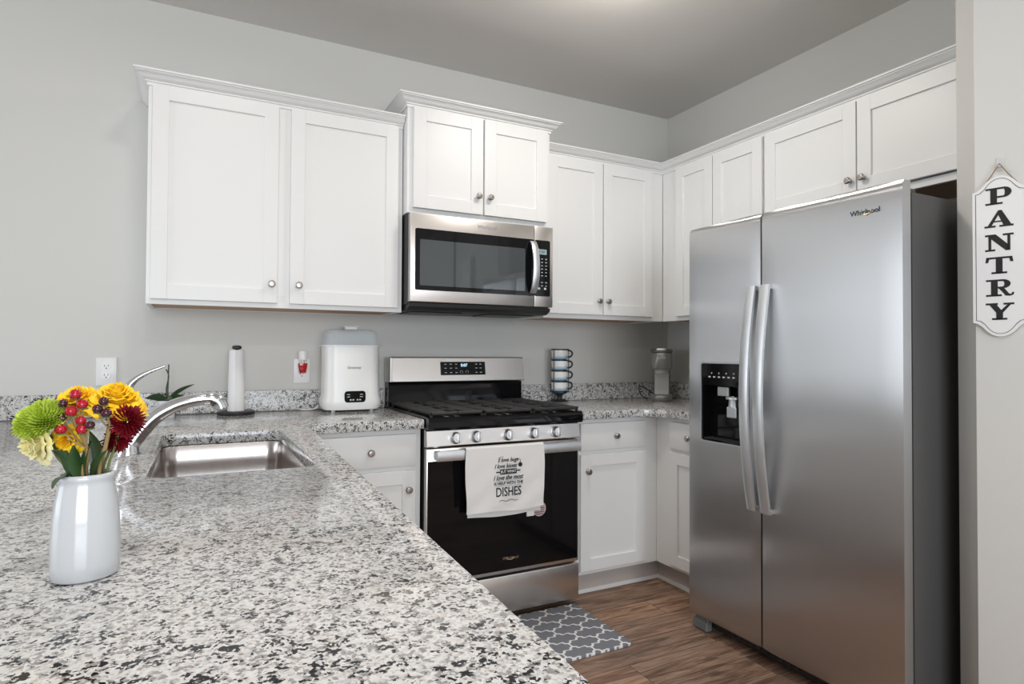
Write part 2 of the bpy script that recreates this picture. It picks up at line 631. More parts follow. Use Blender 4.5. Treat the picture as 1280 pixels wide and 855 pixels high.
def crown(b, path, z0, out=.05, ht=.045, T=None):
    """sweep a stepped crown profile along plan polyline (outside on the right-hand side of travel)"""
    prof = [(-.002, -.012), (.006, -.012), (.006, .000), (.012, .003), (.012, .008), (.018, .010), (.030, .019), (.038, .031), (.043, .033), (.043, .036), (.050, .038), (.050, .045), (-.002, .045)]
    prof = [(o * out / .05, z * ht / .045) for o, z in prof]
    P = [Vector(p) for p in path]
    nrm = []
    for i in range(len(P) - 1):
        d = (P[i + 1] - P[i]).normalized()
        nrm.append(Vector((d.y, -d.x)))
    loops = []
    for i, p in enumerate(P):
        if i == 0: m = nrm[0]
        elif i == len(P) - 1: m = nrm[-1]
        else:
            m = (nrm[i - 1] + nrm[i])
            m = m / (m.dot(nrm[i]))
        loops.append([(p.x + m.x * o, p.y + m.y * o, z0 + z) for o, z in prof])
    b.loft(loops, T, cap0=True, cap1=True)


def shaker(b, x0, x1, z0, z1, y, th=.019, fr=.058, T=None):
    """door whose front face is at local y, facing -Y"""
    b.box(x0, x0 + fr, y, y + th, z0, z1, .0012, T=T)
    b.box(x1 - fr, x1, y, y + th, z0, z1, .0012, T=T)
    b.box(x0 + fr, x1 - fr, y, y + th, z0, z0 + fr, .0012, T=T)
    b.box(x0 + fr, x1 - fr, y, y + th, z1 - fr, z1, .0012, T=T)
    b.box(x0 + fr - .002, x1 - fr + .002, y + .009, y + th - .002, z0 + fr - .002, z1 - fr + .002, T=T)


def knob(x, y, z, parent, T=None):
    """mushroom knob on a face at local y looking -Y"""
    t = Matrix.Translation((x, y, z)) @ Matrix.Rotation(R(90), 4, 'X')
    b = B(T)
    b.lathe([(.0075, 0), (.0075, .002), (.005, .005), (.0055, .012), (.012, .016), (.0145, .020), (.0145, .023), (.011, .0275), (0, .029)], 24, t)
    return b.build('knob', M_nickel, parent)


def door(x0, x1, z0, z1, y, parent, kx=None, kz=None, T=None, fr=.058, name='door'):
    b = B(T)
    shaker(b, x0, x1, z0, z1, y, fr=fr)
    d = b.build(name, M_white, parent)
    if kx is not None:
        knob(kx, y, kz, d, T)
    return d


def carcass(b, x0, x1, y0, z0, z1, ends=(.02, .02), rails=(.04, .04), mids=(), frame=.019, floor_in=.012):
    """box with back panel and face frame, front of frame at local y0 (negative); underside recessed"""
    b.box(x0, x0 + .016, y0 + frame, -.002, z0, z1)
    b.box(x1 - .016, x1, y0 + frame, -.002, z0, z1)
    b.box(x0 + .016, x1 - .016, -.012, -.002, z0, z1)
    b.box(x0 + .016, x1 - .016, y0 + frame, -.012, z1 - .016, z1)
    # face frame
    b.box(x0, x0 + ends[0], y0, y0 + frame, z0, z1, .0008)
    b.box(x1 - ends[1], x1, y0, y0 + frame, z0, z1, .0008)
    b.box(x0 + ends[0], x1 - ends[1], y0, y0 + frame, z0, z0 + rails[0], .0008)
    b.box(x0 + ends[0], x1 - ends[1], y0, y0 + frame, z1 - rails[1], z1, .0008)
    for m0, m1 in mids:
        b.box(m0, m1, y0, y0 + frame, z0 + rails[0], z1 - rails[1], .0008)


def upper(name, x0, x1, yf, z0, z1, label, group=None, T=None, mids=(), ends=(.03, .03), rails=(.05, .05)):
    M = T or Matrix.Identity(4)
    t = thing(name, M @ Vector(((x0 + x1) / 2, yf / 2, z0)), label, 'cabinet', group)
    b = B(T)
    carcass(b, x0, x1, yf, z0, z1, ends, rails, mids)
    b.build('cabinet_box', M_white, t)
    B(T).box(x0 + .017, x1 - .017, yf + .02, -.013, z0 + .004, z0 + .016).build('bottom_panel', M_underwood, t)
    return t


UB, UT = 1.378, 2.252
# left pair
c = upper('upper_cabinet', -2.927, -1.893, -.318, UB, UT + .012, 'wide white double-door wall cabinet above the sink end of the counter', mids=((-2.462, -2.375),))
door(-2.912, -2.443, 1.398, 2.246, -.338, c, -2.467, 1.478)
door(-2.393, -1.917, 1.398, 2.246, -.338, c, -2.357, 1.478)
b = B(); crown(b, [(-2.927, -.002), (-2.927, -.318), (-1.893, -.318)], UT, .05, .042); b.build('crown', M_white, c)
# above the microwave
c = upper('upper_cabinet', -1.890, -1.128, -.380, 1.838, 2.352, 'taller-set white double-door cabinet directly above the microwave', mids=((-1.52, -1.49),), rails=(.03, .03))
door(-1.865, -1.513, 1.862, 2.334, -.400, c, -1.540, 1.948, fr=.062)
door(-1.505, -1.152, 1.862, 2.334, -.400, c, -1.478, 1.948, fr=.062)
b = B(); crown(b, [(-1.890, -.002), (-1.890, -.380), (-1.128, -.380), (-1.128, -.002)], 2.340, .05, .042); b.build('crown', M_white, c)
# right of the microwave to the corner
c = upper('upper_cabinet', -1.126, -.318, -.318, UB, UT + .012, 'white double-door wall cabinet between the microwave and the room corner', mids=((-.77, -.74),), ends=(.03, .09))
door(-1.106, -.759, 1.402, 2.240, -.338, c, -.786, 1.476)
door(-.751, -.408, 1.402, 2.240, -.338, c, -.726, 1.476)
# right wall, left of the fridge
c = upper('upper_cabinet', .3205, 1.050, -.318, UB, UT + .012, 'white wall cabinet on the right wall, beside the corner and left of the fridge', T=Tr, mids=((.72, .74),), ends=(.13, .01))
door(.450, .726, 1.402, 2.240, -.338, c, T=Tr)
door(.732, 1.046, 1.402, 2.240, -.338, c, T=Tr)
# above the fridge
c = upper('upper_cabinet', 1.053, 1.985, -.318, 1.825, UT + .012, 'short white double-door cabinet above the fridge', T=Tr, mids=((1.51, 1.54),), rails=(.03, .05))
door(1.064, 1.521, 1.858, 2.240, -.338, c, 1.497, 1.912, T=Tr)
door(1.527, 1.975, 1.858, 2.240, -.338, c, 1.556, 1.912, T=Tr)
# crown running on across the three right-hand cabinets
b = B(); crown(b, [(-1.126, -.318), (-.318, -.318), (-.318, -2.018)], UT, .05, .042)
tag(b.build('crown_molding', M_white), 'white crown molding running round the corner above the right-hand cabinets', 'molding')


def base(name, x0, x1, yf, label, doors, drawers, T=None, ends=(.03, .03), group=None, z1=.871, mids=(), toe=(0, 0)):
    M = T or Matrix.Identity(4)
    t = thing(name, M @ Vector(((x0 + x1) / 2, yf / 2, 0)), label, 'cabinet', group)
    b = B(T)
    b.box(x0, x0 + .016, yf + .019, -.002, .114, z1); b.box(x1 - .016, x1, yf + .019, -.002, .114, z1)
    b.box(x0 + .016, x1 - .016, yf + .019, -.002, .114, .13)
    b.box(x0 + .016, x1 - .016, -.012, -.002, .13, z1)
    b.box(x0, x0 + ends[0], yf, yf + .019, .114, z1, .0008); b.box(x1 - ends[1], x1, yf, yf + .019, .114, z1, .0008)
    b.box(x0 + ends[0], x1 - ends[1], yf, yf + .019, .114, .15, .0008)
    b.box(x0 + ends[0], x1 - ends[1], yf, yf + .019, .69, .73, .0008)
    b.box(x0 + ends[0], x1 - ends[1], yf, yf + .019, .835, z1, .0008)
    for a, c2 in mids: b.box(a, c2, yf, yf + .019, .15, .69, .0008)
    b.build('cabinet_box', M_white, t)
    b = B(T); b.box(x0 - toe[0], x1 + toe[1], yf + .062, yf + .078, .021, .1135); b.build('toe_kick', M_toe, t)
    for (a, c2, kx) in doors:
        door(a, c2, .135, .698, yf - .020, t, kx, .618, T=T)
    for (a, c2, kx) in drawers:
        b = B(T); b.box(a, c2, yf - .020, yf - .001, .717, .849, .003, 2)
        d = b.build('drawer', M_white, t)
        knob(kx, yf - .020, .782, d, T)
    return t


base('base_cabinet', -2.33, -1.893, -.605, 'white base cabinet with one drawer and one door, left of the stove', [(-2.315, -1.918, -1.952)], [(-2.315, -1.918, -2.112)])
base('base_cabinet', -1.121, -.605, -.605, 'white base cabinet with one drawer and one door, right of the stove', [(-1.089, -.695, -1.052)], [(-1.089, -.695, -.885)], ends=(.04, .095), toe=(0, .078))
base('base_cabinet', .605, 1.050, -.605, 'white base cabinet on the right wall, half hidden by the fridge', [(.722, 1.03, .98)], [(.722, 1.03, .868)], T=Tr, ends=(.12, .03), toe=(.06, 0))
b = B()
b.prism([(-1.121, -.527), (-.527, -.527), (-.527, -1.05), (-.552, -1.05), (-.552, -.552), (-1.121, -.552)], .001, .0205)
o = b.build('trim_1', M_trimw); struct(o)
# peninsula body: panels only, open where the sink hangs
t = thing('peninsula_cabinet', (-2.8, -1.7, 0), 'white peninsula base cabinet carrying the sink counter', 'cabinet')
b = B()
b.box(-2.45, -2.43, -2.72, -.66, .1, .871); b.box(-3.10, -3.08, -2.72, -.03, 0, .871)
b.box(-3.08, -2.45, -2.72, -2.70, .1, .871); b.box(-3.08, -2.45, -.68, -.66, .1, .6)
b.build('cabinet_box', M_white, t)
B().box(-2.52, -2.50, -2.70, -.68, .002, .1).build('toe_kick', M_toe, t)

# ------------------------------------------------------------------ counters
hole = rrect(-2.845, -2.475, -1.545, -.745, .045, 7)
fx = lambda y: -2.365 - (-.65 - y) * (.082 / 2.15)
outer = [(-3.72, -.021), (-1.893, -.021), (-1.893, -.65), (fx(-.65) + .02, -.65), (fx(-.67), -.67), (-2.449, -2.80), (-3.72, -2.80)]
b = B(); b.prism(outer, .872, CT, [hole], bev=.003)
tag(b.build('countertop', M_granite), 'long speckled granite worktop with sink cut-out, left of the stove', 'countertop')
b = B()
arc = [(-.65 - .15 + .15 * math.sin(R(a)), -.65 - .15 + .15 * math.cos(R(a))) for a in range(0, 91, 9)]
outer = [(-1.121, -.65)] + arc + [(-.65, -1.052), (-.021, -1.052), (-.021, -.021), (-1.121, -.021)]
b.prism(outer, .872, CT, bev=.003)
tag(b.build('countertop', M_granite), 'granite corner worktop between the stove and the fridge', 'countertop')
t = B().box(-3.72, -1.893, -.020, -.001, CT + .001, 1.009, .002)
tag(t.build('backsplash', M_granite), 'low granite backsplash strip behind the sink counter, left of the stove', 'backsplash')
b = B(); b.prism([(-1.121, -.001), (-1.121, -.020), (-.020, -.020), (-.020, -1.052), (-.001, -1.052), (-.001, -.001)], CT + .001, 1.009)
tag(b.build('backsplash', M_granite), 'low granite backsplash strip turning the corner, right of the stove', 'backsplash')

# sink
t = thing('kitchen_sink', (-2.66, -1.145, .68), 'stainless steel undermount sink in the granite peninsula', 'sink')
lp = []
for dz, ins, r in ((.8715, -.022, .06), (.8715, .0, .05), (.868, .002, .05), (.80, .004, .05), (.72, .008, .055), (.70, .02, .06), (.692, .05, .07), (.688, .12, .04)):
    lp.append([(x, y, dz) for x, y in rrect(-2.85 + ins, -2.47 - ins, -1.55 + ins, -.74 - ins, r, 7)])
b = B(); b.loft(lp, cap1=True)
o = b.build('bowl', M_sink, t, angle=60)
md = o.modifiers.new('s', 'SOLIDIFY'); md.thickness = .0012; md.offset = 1 if False else -1
B().lathe([(0, .690), (.03, .690), (.042, .6895), (.045, .691), (.045, .686), (0, .686)], 28, Matrix.Translation((-2.66, -1.145, 0))).build('drain', M_chrome, t)

# faucet
t = thing('faucet', (-2.908, -1.14, CT), 'chrome single-lever kitchen faucet arching over the sink', 'faucet')
T = Matrix.Translation((-2.910, -1.14, 0))
B().lathe([(.029, CT), (.029, CT + .004), (.0275, CT + .007), (.0265, CT + .05), (.024, CT + .10), (.022, CT + .118), (.0, CT + .126)], 32, T).build('body', M_chrome, t)
pp = smoothpath([(-2.902, -1.14, .940), (-2.880, -1.14, .972), (-2.846, -1.14, 1.010), (-2.800, -1.14, 1.038), (-2.757, -1.14, 1.051), (-2.715, -1.14, 1.056)], 6)
b = B(); n = len(pp)
b.tube(pp, [.0265 - .0085 * i / (n - 1) for i in range(n)], 20, flat=.9)
b.build('spout', M_chrome, t, 60)
pp = smoothpath([(-2.726, -1.14, 1.054), (-2.708, -1.14, 1.055), (-2.693, -1.14, 1.049), (-2.684, -1.14, 1.037), (-2.681, -1.14, 1.028)], 4)
b = B(); n = len(pp)
b.tube(pp, [.0175 + .0035 * min(1, 2.2 * i / (n - 1)) for i in range(n)], 20)
b.build('spray_head', M_chrome, t, 60)
pp = smoothpath([(-2.922, -1.14, 1.015), (-2.920, -1.14, 1.060), (-2.912, -1.14, 1.092), (-2.895, -1.14, 1.114), (-2.868, -1.14, 1.132), (-2.826, -1.14, 1.150)], 5)
b = B(); n = len(pp)
b.tube(pp, [.0215 - .0175 * (i / (n - 1)) ** .9 for i in range(n)], 16, flat=.8)
b.build('lever', M_chrome, t, 60)

# ------------------------------------------------------------------ stove
SX0, SX1 = -1.887, -1.127
SC = (SX0 + SX1) / 2
st = thing('gas_range', (SC, -.34, 0), 'stainless steel gas range with black oven door and towel on its handle', 'stove')
b = B()
b.box(SX0 + .003, SX1 - .003, -.632, -.03, .03, .90)
b.build('body', M_blackmat, st)
for x in (SX0 + .05, SX1 - .05):
    for y in (-.58, -.08): B().cyl((x, y, 0), (x, y, .032), .016, n=16).build('leg', M_blackmat, st)
b = B(); b.box(SX0 + .001, SX1 - .001, -.668, -.634, .038, .203, .004, 2); b.build('storage_drawer', M_steel, st)
# oven door
b = B()
b.box(SX0 + .001, SX1 - .001, -.664, -.634, .212, .786, .004, 2)
od = b.build('oven_door', M_steel, st)
B().box(SX0 + .006, SX1 - .009, -.6665, -.6645, .228, .733).build('glass', M_blackgloss, od)
b = B()
hp = [(x, -.716 - .004 * math.cos(PI * (x - SC) / .72), .762) for x in [SX0 + .028 + i * (.704 / 12) for i in range(13)]]
b.loft([[(x, y + o[0], z + o[1]) for o in ((-.008, -.021), (-.011, -.014), (-.011, .014), (-.008, .021), (.004, .021), (.004, -.021))] for x, y, z in hp], cap0=True, cap1=True)
for x in (SX0 + .045, SX1 - .045): b.box(x - .012, x + .012, -.716, -.664, .748, .778, .003)
b.build('handle', M_handle, od)
B().text('Whirlpool', .019, face_minus_y(-1.490, -.667, .279)).build('logo', M_logo, od)
b = B(); b.tube([(-1.492 + .016 * math.cos(a), -.6675, .279 + .007 * math.sin(a)) for a in [R(d) for d in range(150, 400, 20)]], .0012, 6); b.build('logo_swirl', M_gold, od)
b = B(); T = face_minus_y(-1.343, -.6672, .480)
b.lathe([(0, 0), (.034, 0), (.034, .0007), (0, .0007)], 32, T)
M_stk = mat('sticker_pinkish', (0.55, .42, .40), .5)
B_st = b.build('round_sticker', M_stk, od)
b = B()
for k, w_ in enumerate((.03, .045, .05, .045, .05, .04)): b.box(-1.343 - w_ / 2, -1.343 + w_ / 2, -.6684, -.668, .500 - k * .009, .503 - k * .009)
b.build('sticker_lines', M_darktext, B_st)
# knob panel
b = B()
b.loft([[(x, y, z) for y, z in ((-.634, .792), (-.668, .792), (-.671, .797), (-.664, .860), (-.634, .866))] for x in (SX0 + .001, SX1 - .001)], cap0=True, cap1=True)
b.build('control_panel', M_steel, st)
for kx in (-1.758, -1.662, -1.508, -1.377, -1.260):
    T = Matrix.Translation((kx, -.668, .827)) @ Matrix.Rotation(R(84), 4, 'X')
    b = B(); b.lathe([(.026, -.002), (.026, .004), (.0225, .006), (.0215, .026), (.020, .029), (0, .029)], 32, T)
    k = b.build('burner_knob', M_handle, st)
    b = B(); b.box(-.0055, .0055, -.021, .021, .028, .037, .002, 2, T=T); b.build('grip', M_steel, k)
# cooktop
b = B()
b.loft([[(x, y, z) for y, z in ((-.02, .905), (-.655, .868), (-.690, .868), (-.697, .876), (-.697, .905), (-.688, .918), (-.66, .921), (-.02, .921))] for x in (SX0 - .001, SX1 + .001)], cap0=True, cap1=True)
b.build('cooktop', M_blackgloss, st)
for bx, by, br in ((SX0 + .15, -.19, .038), (SX0 + .15, -.50, .046), (SC, -.34, .05), (SX1 - .15, -.19, .04), (SX1 - .15, -.50, .046)):
    b = B(); T = Matrix.Translation((bx, by, 0))
    b.lathe([(br + .02, .9195), (br + .018, .923), (br, .926), (br, .930), (br - .004, .933), (0, .934)], 28, T)
    b.build('burner', M_castiron, st)
for g in range(3):
    x0 = SX0 + .012 + g * .2455; x1 = x0 + .244
    b = B(); y0, y1 = -.680, -.095; zt = .941
    for (a, c2, d, e) in ((x0, x1, y0, y0 + .012), (x0, x1, y1 - .012, y1), (x0, x0 + .011, y0, y1), (x1 - .011, x1, y0, y1)):
        b.box(a, c2, d, e, zt - .013, zt, .003)
    xm = (x0 + x1) / 2
    for yy in (y0 + .14, (y0 + y1) / 2, y1 - .14):
        b.box(x0, x1, yy - .005, yy + .005, zt - .013, zt, .002)
    for yy in (y0 + .035, y0 + .07, y0 + .105, y0 + .18, y0 + .215, y0 + .25, y1 - .25, y1 - .215, y1 - .18, y1 - .105, y1 - .07, y1 - .035):
        b.box(x0, x0 + .085, yy - .0045, yy + .0045, zt - .013, zt, .002); b.box(x1 - .085, x1, yy - .0045, yy + .0045, zt - .013, zt, .002)
    b.box(xm - .005, xm + .005, y0, y1, zt - .013, zt, .002)
    for xx in (x0 + .006, x1 - .006):
        for yy in (y0 + .01, (y0 + y1) / 2, y1 - .01): b.box(xx - .005, xx + .005, yy - .005, yy + .005, .920, zt - .01)
    b.build('grate', M_castiron, st)
# backguard
b = B()
b.loft([[(x, y, z) for y, z in ((-.022, .90), (-.085, .90), (-.085, 1.03), (-.07, 1.052), (-.022, 1.16))] for x in (SX0 + .002, SX1 - .002)], cap0=True, cap1=True)
b.build('riser', M_blackgloss, st)
b = B()
b.loft([[(x, y, z) for y, z in ((-.03, 1.040), (-.112, 1.040), (-.116, 1.044), (-.114, 1.060), (-.098, 1.162), (-.092, 1.167), (-.03, 1.167))] for x in (SX0 + .012, SX1 - .002)], cap0=True, cap1=True)
b.box(SX0 - .001, SX0 + .012, -.112, -.022, 1.040, 1.166, .003)
bg = b.build('backguard', M_steel, st)
tilt = math.degrees(math.atan2(.016, .102))
TP = Matrix.Translation((-1.490, -.1068, 1.108)) @ Matrix.Rotation(R(90 - tilt), 4, 'X')
dp = B().box(-.128, .128, -.035, .035, -.002, .0025, .002, T=TP).build('display', M_blackgloss, bg)
b = B(); M_blue = mat('clock_digits', (.5, .8, 1), .5, Emission_Color=(.6, .85, 1, 1), Emission_Strength=1.6)
b.text('0:07', .022, TP @ Matrix.Translation((.005, .016, .003))); b.build('clock', M_blue, dp)
b = B()
for ix in (-.10, -.07, -.04, .075, .10):
    for iy in (.022, .001, -.022):
        b.box(ix - .006, ix + .006, iy - .0018, iy + .0018, .0026, .003, T=TP)
for ix in (-.012, .02):
    b.tube([(ix + .008 * math.cos(R(a)), -.02 + .008 * math.sin(R(a)), .003) for a in range(-60, 260, 30)], .0007, 5, T=TP)
b.build('key_symbols', M_printw, dp)

# towel hanging over the oven handle
TW0, TW1 = -1.737, -1.362


def cloth(b, front, x0, x1, ztop, zb0, zb1, y, th=.003, amp=.003, ph=0):
    nx, nz = 40, 40
    rows = []
    for side in (0, 1):
        g = []
        for j in range(nz + 1):
            v = j / nz
            r = []
            for i in range(nx + 1):
                u = i / nx
                zb = zb0 + (zb1 - zb0) * u + .004 * math.sin(7 * u + ph)
                z = ztop + (zb - ztop) * v
                fold = amp * v ** .7 * (math.sin(9 * u + 2.2 * v + ph) + .5 * math.sin(21 * u - 5 * v + ph)) + .0028 * v * math.sin(14 * (u + v))
                yy = y + fold * .6 - (.004 * v) + side * th
                r.append((x0 + (x1 - x0) * u + .004 * math.sin(5 * v + ph) * (u - .5) * 2, yy, z))
            g.append(r)
        rows.append(g)
    t = bmesh.new()
    V = [[[t.verts.new(p) for p in r] for r in g] for g in rows]
    for j in range(nz):
        for i in range(nx):
            t.faces.new((V[0][j][i], V[0][j + 1][i], V[0][j + 1][i + 1], V[0][j][i + 1]))
            t.faces.new((V[1][j][i], V[1][j][i + 1], V[1][j + 1][i + 1], V[1][j + 1][i]))
    for j in range(nz):
        for i in (0, nx):
            t.faces.new((V[0][j][i], V[1][j][i], V[1][j + 1][i], V[0][j + 1][i]))
    for i in range(nx):
        for j in (0, nz):
            t.faces.new((V[0][j][i], V[0][j][i + 1], V[1][j][i + 1], V[1][j][i]))
    bmesh.ops.recalc_face_normals(t, faces=t.faces)
    b._merge(t)


M_towel = mat('white_cotton', (.80, .79, .77), .95, spec=.1)
_n = nd(M_towel, 'ShaderNodeTexNoise', Scale=900.0, Detail=2.0)
ln(M_towel, coords(M_towel), _n.inputs['Vector'])
bump(M_towel, _n.outputs[0], .3, .0006)
tw = thing('kitchen_towel', (-1.55, -.72, .48), 'white cotton tea towel with black lettering over the oven handle', 'towel')
b = B()
cloth(b, True, TW0, TW1, .786, .512, .512, -.738, ph=0)
cloth(b, False, TW0 + .018, TW1 - .004, .786, .488, .484, -.712, ph=1.5, amp=.002)
# over-the-bar bridge
lps = []
for x in (TW0, (TW0 + TW1) / 2, TW1):
    lps.append([(x, y, z) for y, z in ((-.738, .784), (-.736, .790), (-.728, .7925), (-.718, .7925), (-.711, .790), (-.709, .784), (-.713, .784), (-.716, .787), (-.728, .788), (-.734, .784))])
b.loft(lps, cap0=True, cap1=True)
b.build('cloth', M_towel, tw, 60)
yT = -.7445


def tt(s, size, x, z, w=1.0, sh=0.0):
    T = Matrix.Translation((x, yT, z)) @ Matrix.Rotation(R(90), 4, 'X')
    S = Matrix.Identity(4); S[0][1] = sh
    return s, size, T @ S, w


b = B()
for a in (tt('I love hugs', .026, -1.540, .730, .85, .3), tt('I love kisses', .026, -1.553, .704, .85, .3), tt('I love the most', .029, -1.540, .654, .8, .3),
          tt('IS HELP WITH THE', .018, -1.540, .630, .95), tt('DISHES', .055, -1.540, .592, .72)):
    b.text(a[0], a[1], a[2], .001, a[3])
b.box(-1.582, -1.502, yT - .0005, yT + .0005, .669, .691, .0003)
b.box(-1.600, -1.582, yT - .0005, yT + .0005, .677, .682); b.box(-1.502, -1.484, yT - .0005, yT + .0005, .679, .684)
b.box(-1.602, -1.478, yT - .0005, yT + .0005, .641, .6416); b.box(-1.602, -1.478, yT - .0005, yT + .0005, .619, .6196)
T = face_minus_y(-1.484, yT, .706); b.lathe([(0, 0), (.0095, 0), (.0095, .001), (0, .001)], 20, T)
b.tube([(-1.484, yT, .715), (-1.484, yT, .728), (-1.496, yT, .731), (-1.506, yT, .728)], .0011, 5)
b.tube([(-1.585 + .008 * i, yT, .556 + .003 * math.sin(i * 1.1)) for i in range(12)], .0011, 5)
b.tube([(-1.590, yT, .722), (-1.590, yT, .735), (-1.583, yT, .744), (-1.565, yT, .745)], .0007, 5)
o = b.build('printed_lettering', M_print, tw)
b = B(); b.text('BUT WHAT', .017, face_minus_y(-1.542, yT - .001, .680), .0006, .85)
b.build('pin_lettering', M_towel, tw)
B().box(-1.437, -1.400, -.720, -.716, .468, .492).build('care_label', M_towel, tw)

# ------------------------------------------------------------------ microwave
mw = thing('microwave', (SC, -.2, 1.385), 'stainless steel over-the-range microwave above the stove', 'microwave')
B().box(SX0 + .001, SX1 - .003, -.380, -.003, 1.415, 1.832, .003).build('body', M_blackmat, mw)
b = B()
b.loft([[(x, y, z) for y, z in ((-.01, 1.39), (-.36, 1.388), (-.395, 1.404), (-.398, 1.420), (-.01, 1.425))] for x in (SX0 + .006, SX1 - .004)], cap0=True, cap1=True)
for k in range(2):
    x = SC - .2 + k * .4
    b.box(x - .13, x + .13, -.30, -.10, 1.383, 1.389, .002)
b.build('underside', M_blackmat, mw)
VX = -1.237
b = B(); b.box(SX0 + .003, VX - .001, -.420, -.382, 1.424, 1.832, .004, 2); md_ = b.build('door', M_steel, mw)
b = B(); b.box(VX + .001, SX1 - .001, -.420, -.382, 1.424, 1.832, .004, 2); mc = b.build('control_panel', M_steel, mw)


def rplate(name, x0, x1, z0, z1, y, r, m, parent, th=.003, onlyleft=False):
    T = Matrix.Translation((0, y, 0)) @ Matrix.Rotation(R(90), 4, 'X')
    b = B(); b.prism(rrect(x0, x1, z0, z1, r, 5), 0, th, T=T)
    return b.build(name, m, parent)


M_mwglass = mat('microwave_glass', (.05, .06, .065), .03, spec=1.0)
rplate('black_border', SX0 + .025, VX - .001, 1.478, 1.762, -.420, .008, M_blackgloss, md_)
rplate('window', SX0 + .047, -1.292, 1.500, 1.712, -.4235, .004, M_mwglass, md_, .001)
rplate('keypad', VX + .001, -1.147, 1.478, 1.762, -.420, .008, M_blackgloss, mc)
b = B()
pp = [(-1.250, -.428 - .040 * math.sin(PI * i / 20) ** .6, 1.490 + .262 * i / 20) for i in range(21)]
b.loft([[(x - .018, y + .004, z), (x - .018, y - .004, z), (x - .010, y - .008, z), (x + .010, y - .008, z), (x + .016, y - .004, z), (x + .016, y + .004, z)] for x, y, z in pp], cap0=True, cap1=True)
b.build('handle', M_handle, md_)
b = B(); b.text('Whirlpool', .024, face_minus_y(-1.500, -.4208, 1.797)); b.build('logo', M_logo, md_)
rplate('display', -1.222, -1.168, 1.690, 1.716, -.4235, .002, mat('lcd', (.25, .33, .35), .3, Emission_Color=(.45, .62, .66, 1), Emission_Strength=.25), mc, .001)
b = B(); b.text('12:07', .016, face_minus_y(-1.195, -.4250, 1.703)); b.build('clock', M_blackmat, mc)
b = B()
for i in range(3):
    for j in range(9):
        if j == 6: continue
        b.box(-1.222 + i * .0235, -1.213 + i * .0235, -.4237, -.423, 1.665 - j * .017, 1.669 - j * .017)
for i in range(2): b.box(-1.218 + i * .036, -1.205 + i * .036, -.4237, -.423, 1.512, 1.522)
b.build('key_symbols', M_printw, mc)

# ------------------------------------------------------------------ fridge
FY0, FYg, FY1 = 1.060, 1.449, 1.984      # local x in right-wall frame
FF = -.812
fr = thing('refrigerator', (-.42, -1.52, 0), 'tall stainless steel side-by-side refrigerator with ice dispenser', 'refrigerator')
b = B(Tr); b.box(FY0 + .006, FY1 - .002, -.752, -.03, .06, 1.705, .004, 2); b.build('body', M_fridgeside, fr)


def fdoor(x0, x1, hole=None):
    """bowed door: front bulges, top edge domes slightly"""
    b = B(Tr)
    n = 14
    prof = []
    for i in range(n + 1):
        u = i / n
        x = x0 + (x1 - x0) * u
        e = min(u, 1 - u)
        y = FF + (.004 if e < 1e-6 else 0) - .0025 * math.sin(PI * u)
        prof.append((x, y))
    zs = [.066, .072, .1, .3, .6, .824, .9, 1.0, 1.152, 1.3, 1.5, 1.6, 1.66, 1.70, 1.72, 1.732, 1.738]
    t = bmesh.new()
    grid = []
    for z in zs:
        row = []
        for x, y in prof:
            k = max(0, (z - 1.712) / .026)
            yy = y + .010 * k ** 2 + (.006 if z < .07 else 0)
            row.append(t.verts.new((x, yy, z)))
        grid.append(row)
    back = [[t.verts.new((row[0].co.x, -.765, row[0].co.z)), t.verts.new((row[-1].co.x, -.765, row[-1].co.z))] for row in grid]
    for j in range(len(zs) - 1):
        for i in range(n):
            xc = (grid[j][i].co.x + grid[j][i + 1].co.x) / 2; zc = (zs[j] + zs[j + 1]) / 2
            if hole and hole[0] < xc < hole[1] and hole[2] < zc < hole[3]:
                continue
            t.faces.new((grid[j][i], grid[j][i + 1], grid[j + 1][i + 1], grid[j + 1][i]))
        t.faces.new((back[j][0], grid[j][0], grid[j + 1][0], back[j + 1][0]))
        t.faces.new((grid[j][-1], back[j][1], back[j + 1][1], grid[j + 1][-1]))
        t.faces.new((back[j][1], back[j][0], back[j + 1][0], back[j + 1][1]))
    t.faces.new([back[0][0], back[0][1]] + list(reversed(grid[0])))
    t.faces.new([back[-1][1], back[-1][0]] + grid[-1])
    if not hole:
        bmesh.ops.recalc_face_normals(t, faces=t.faces)
    b._merge(t)
    return b


W = (FYg - .004 - FY0) / 14
d1 = fdoor(FY0, FYg - .004, (FY0 + 3 * W - .001, FY0 + 11 * W + .001 + W, .824, 1.152)).build('freezer_door', M_fsteel, fr, 50)
d2 = fdoor(FYg + .004, FY1).build('fridge_door', M_fsteel, fr, 50)
hx0, hx1 = FY0 + 3 * W, FY0 + 12 * W
# dispenser: black liner box in the opening, panel above
b = B(Tr)
fy = FF - .0035
b.box(hx0 - .001, hx0 + .006, fy, -.770, .824, 1.152); b.box(hx1 - .006, hx1 + .001, fy, -.770, .824, 1.152)
b.box(hx0 + .006, hx1 - .006, fy, -.770, .824, .832); b.box(hx0 + .006, hx1 - .006, fy, -.770, 1.144, 1.152)
b.box(hx0 + .006, hx1 - .006, -.772, -.768, .832, 1.144)
dsp = b.build('ice_dispenser', M_blackgloss, d1)
b = B(Tr)
T = Matrix.Translation((0, fy - .0005, 0)) @ Matrix.Rotation(R(90), 4, 'X')
b.prism(rrect(hx0 - .005, hx1 + .005, .820, 1.156, .014, 5), 0, .003, [rrect(hx0, hx1, .825, 1.151, .010, 5)], T=T)
b.build('dispenser_frame', M_handle, dsp)
B(Tr).box(hx0 + .001, hx1 - .001, fy - .001, fy + .03, 1.058, 1.150, .002).build('dispenser_panel', M_blackgloss, dsp)
b = B(Tr)
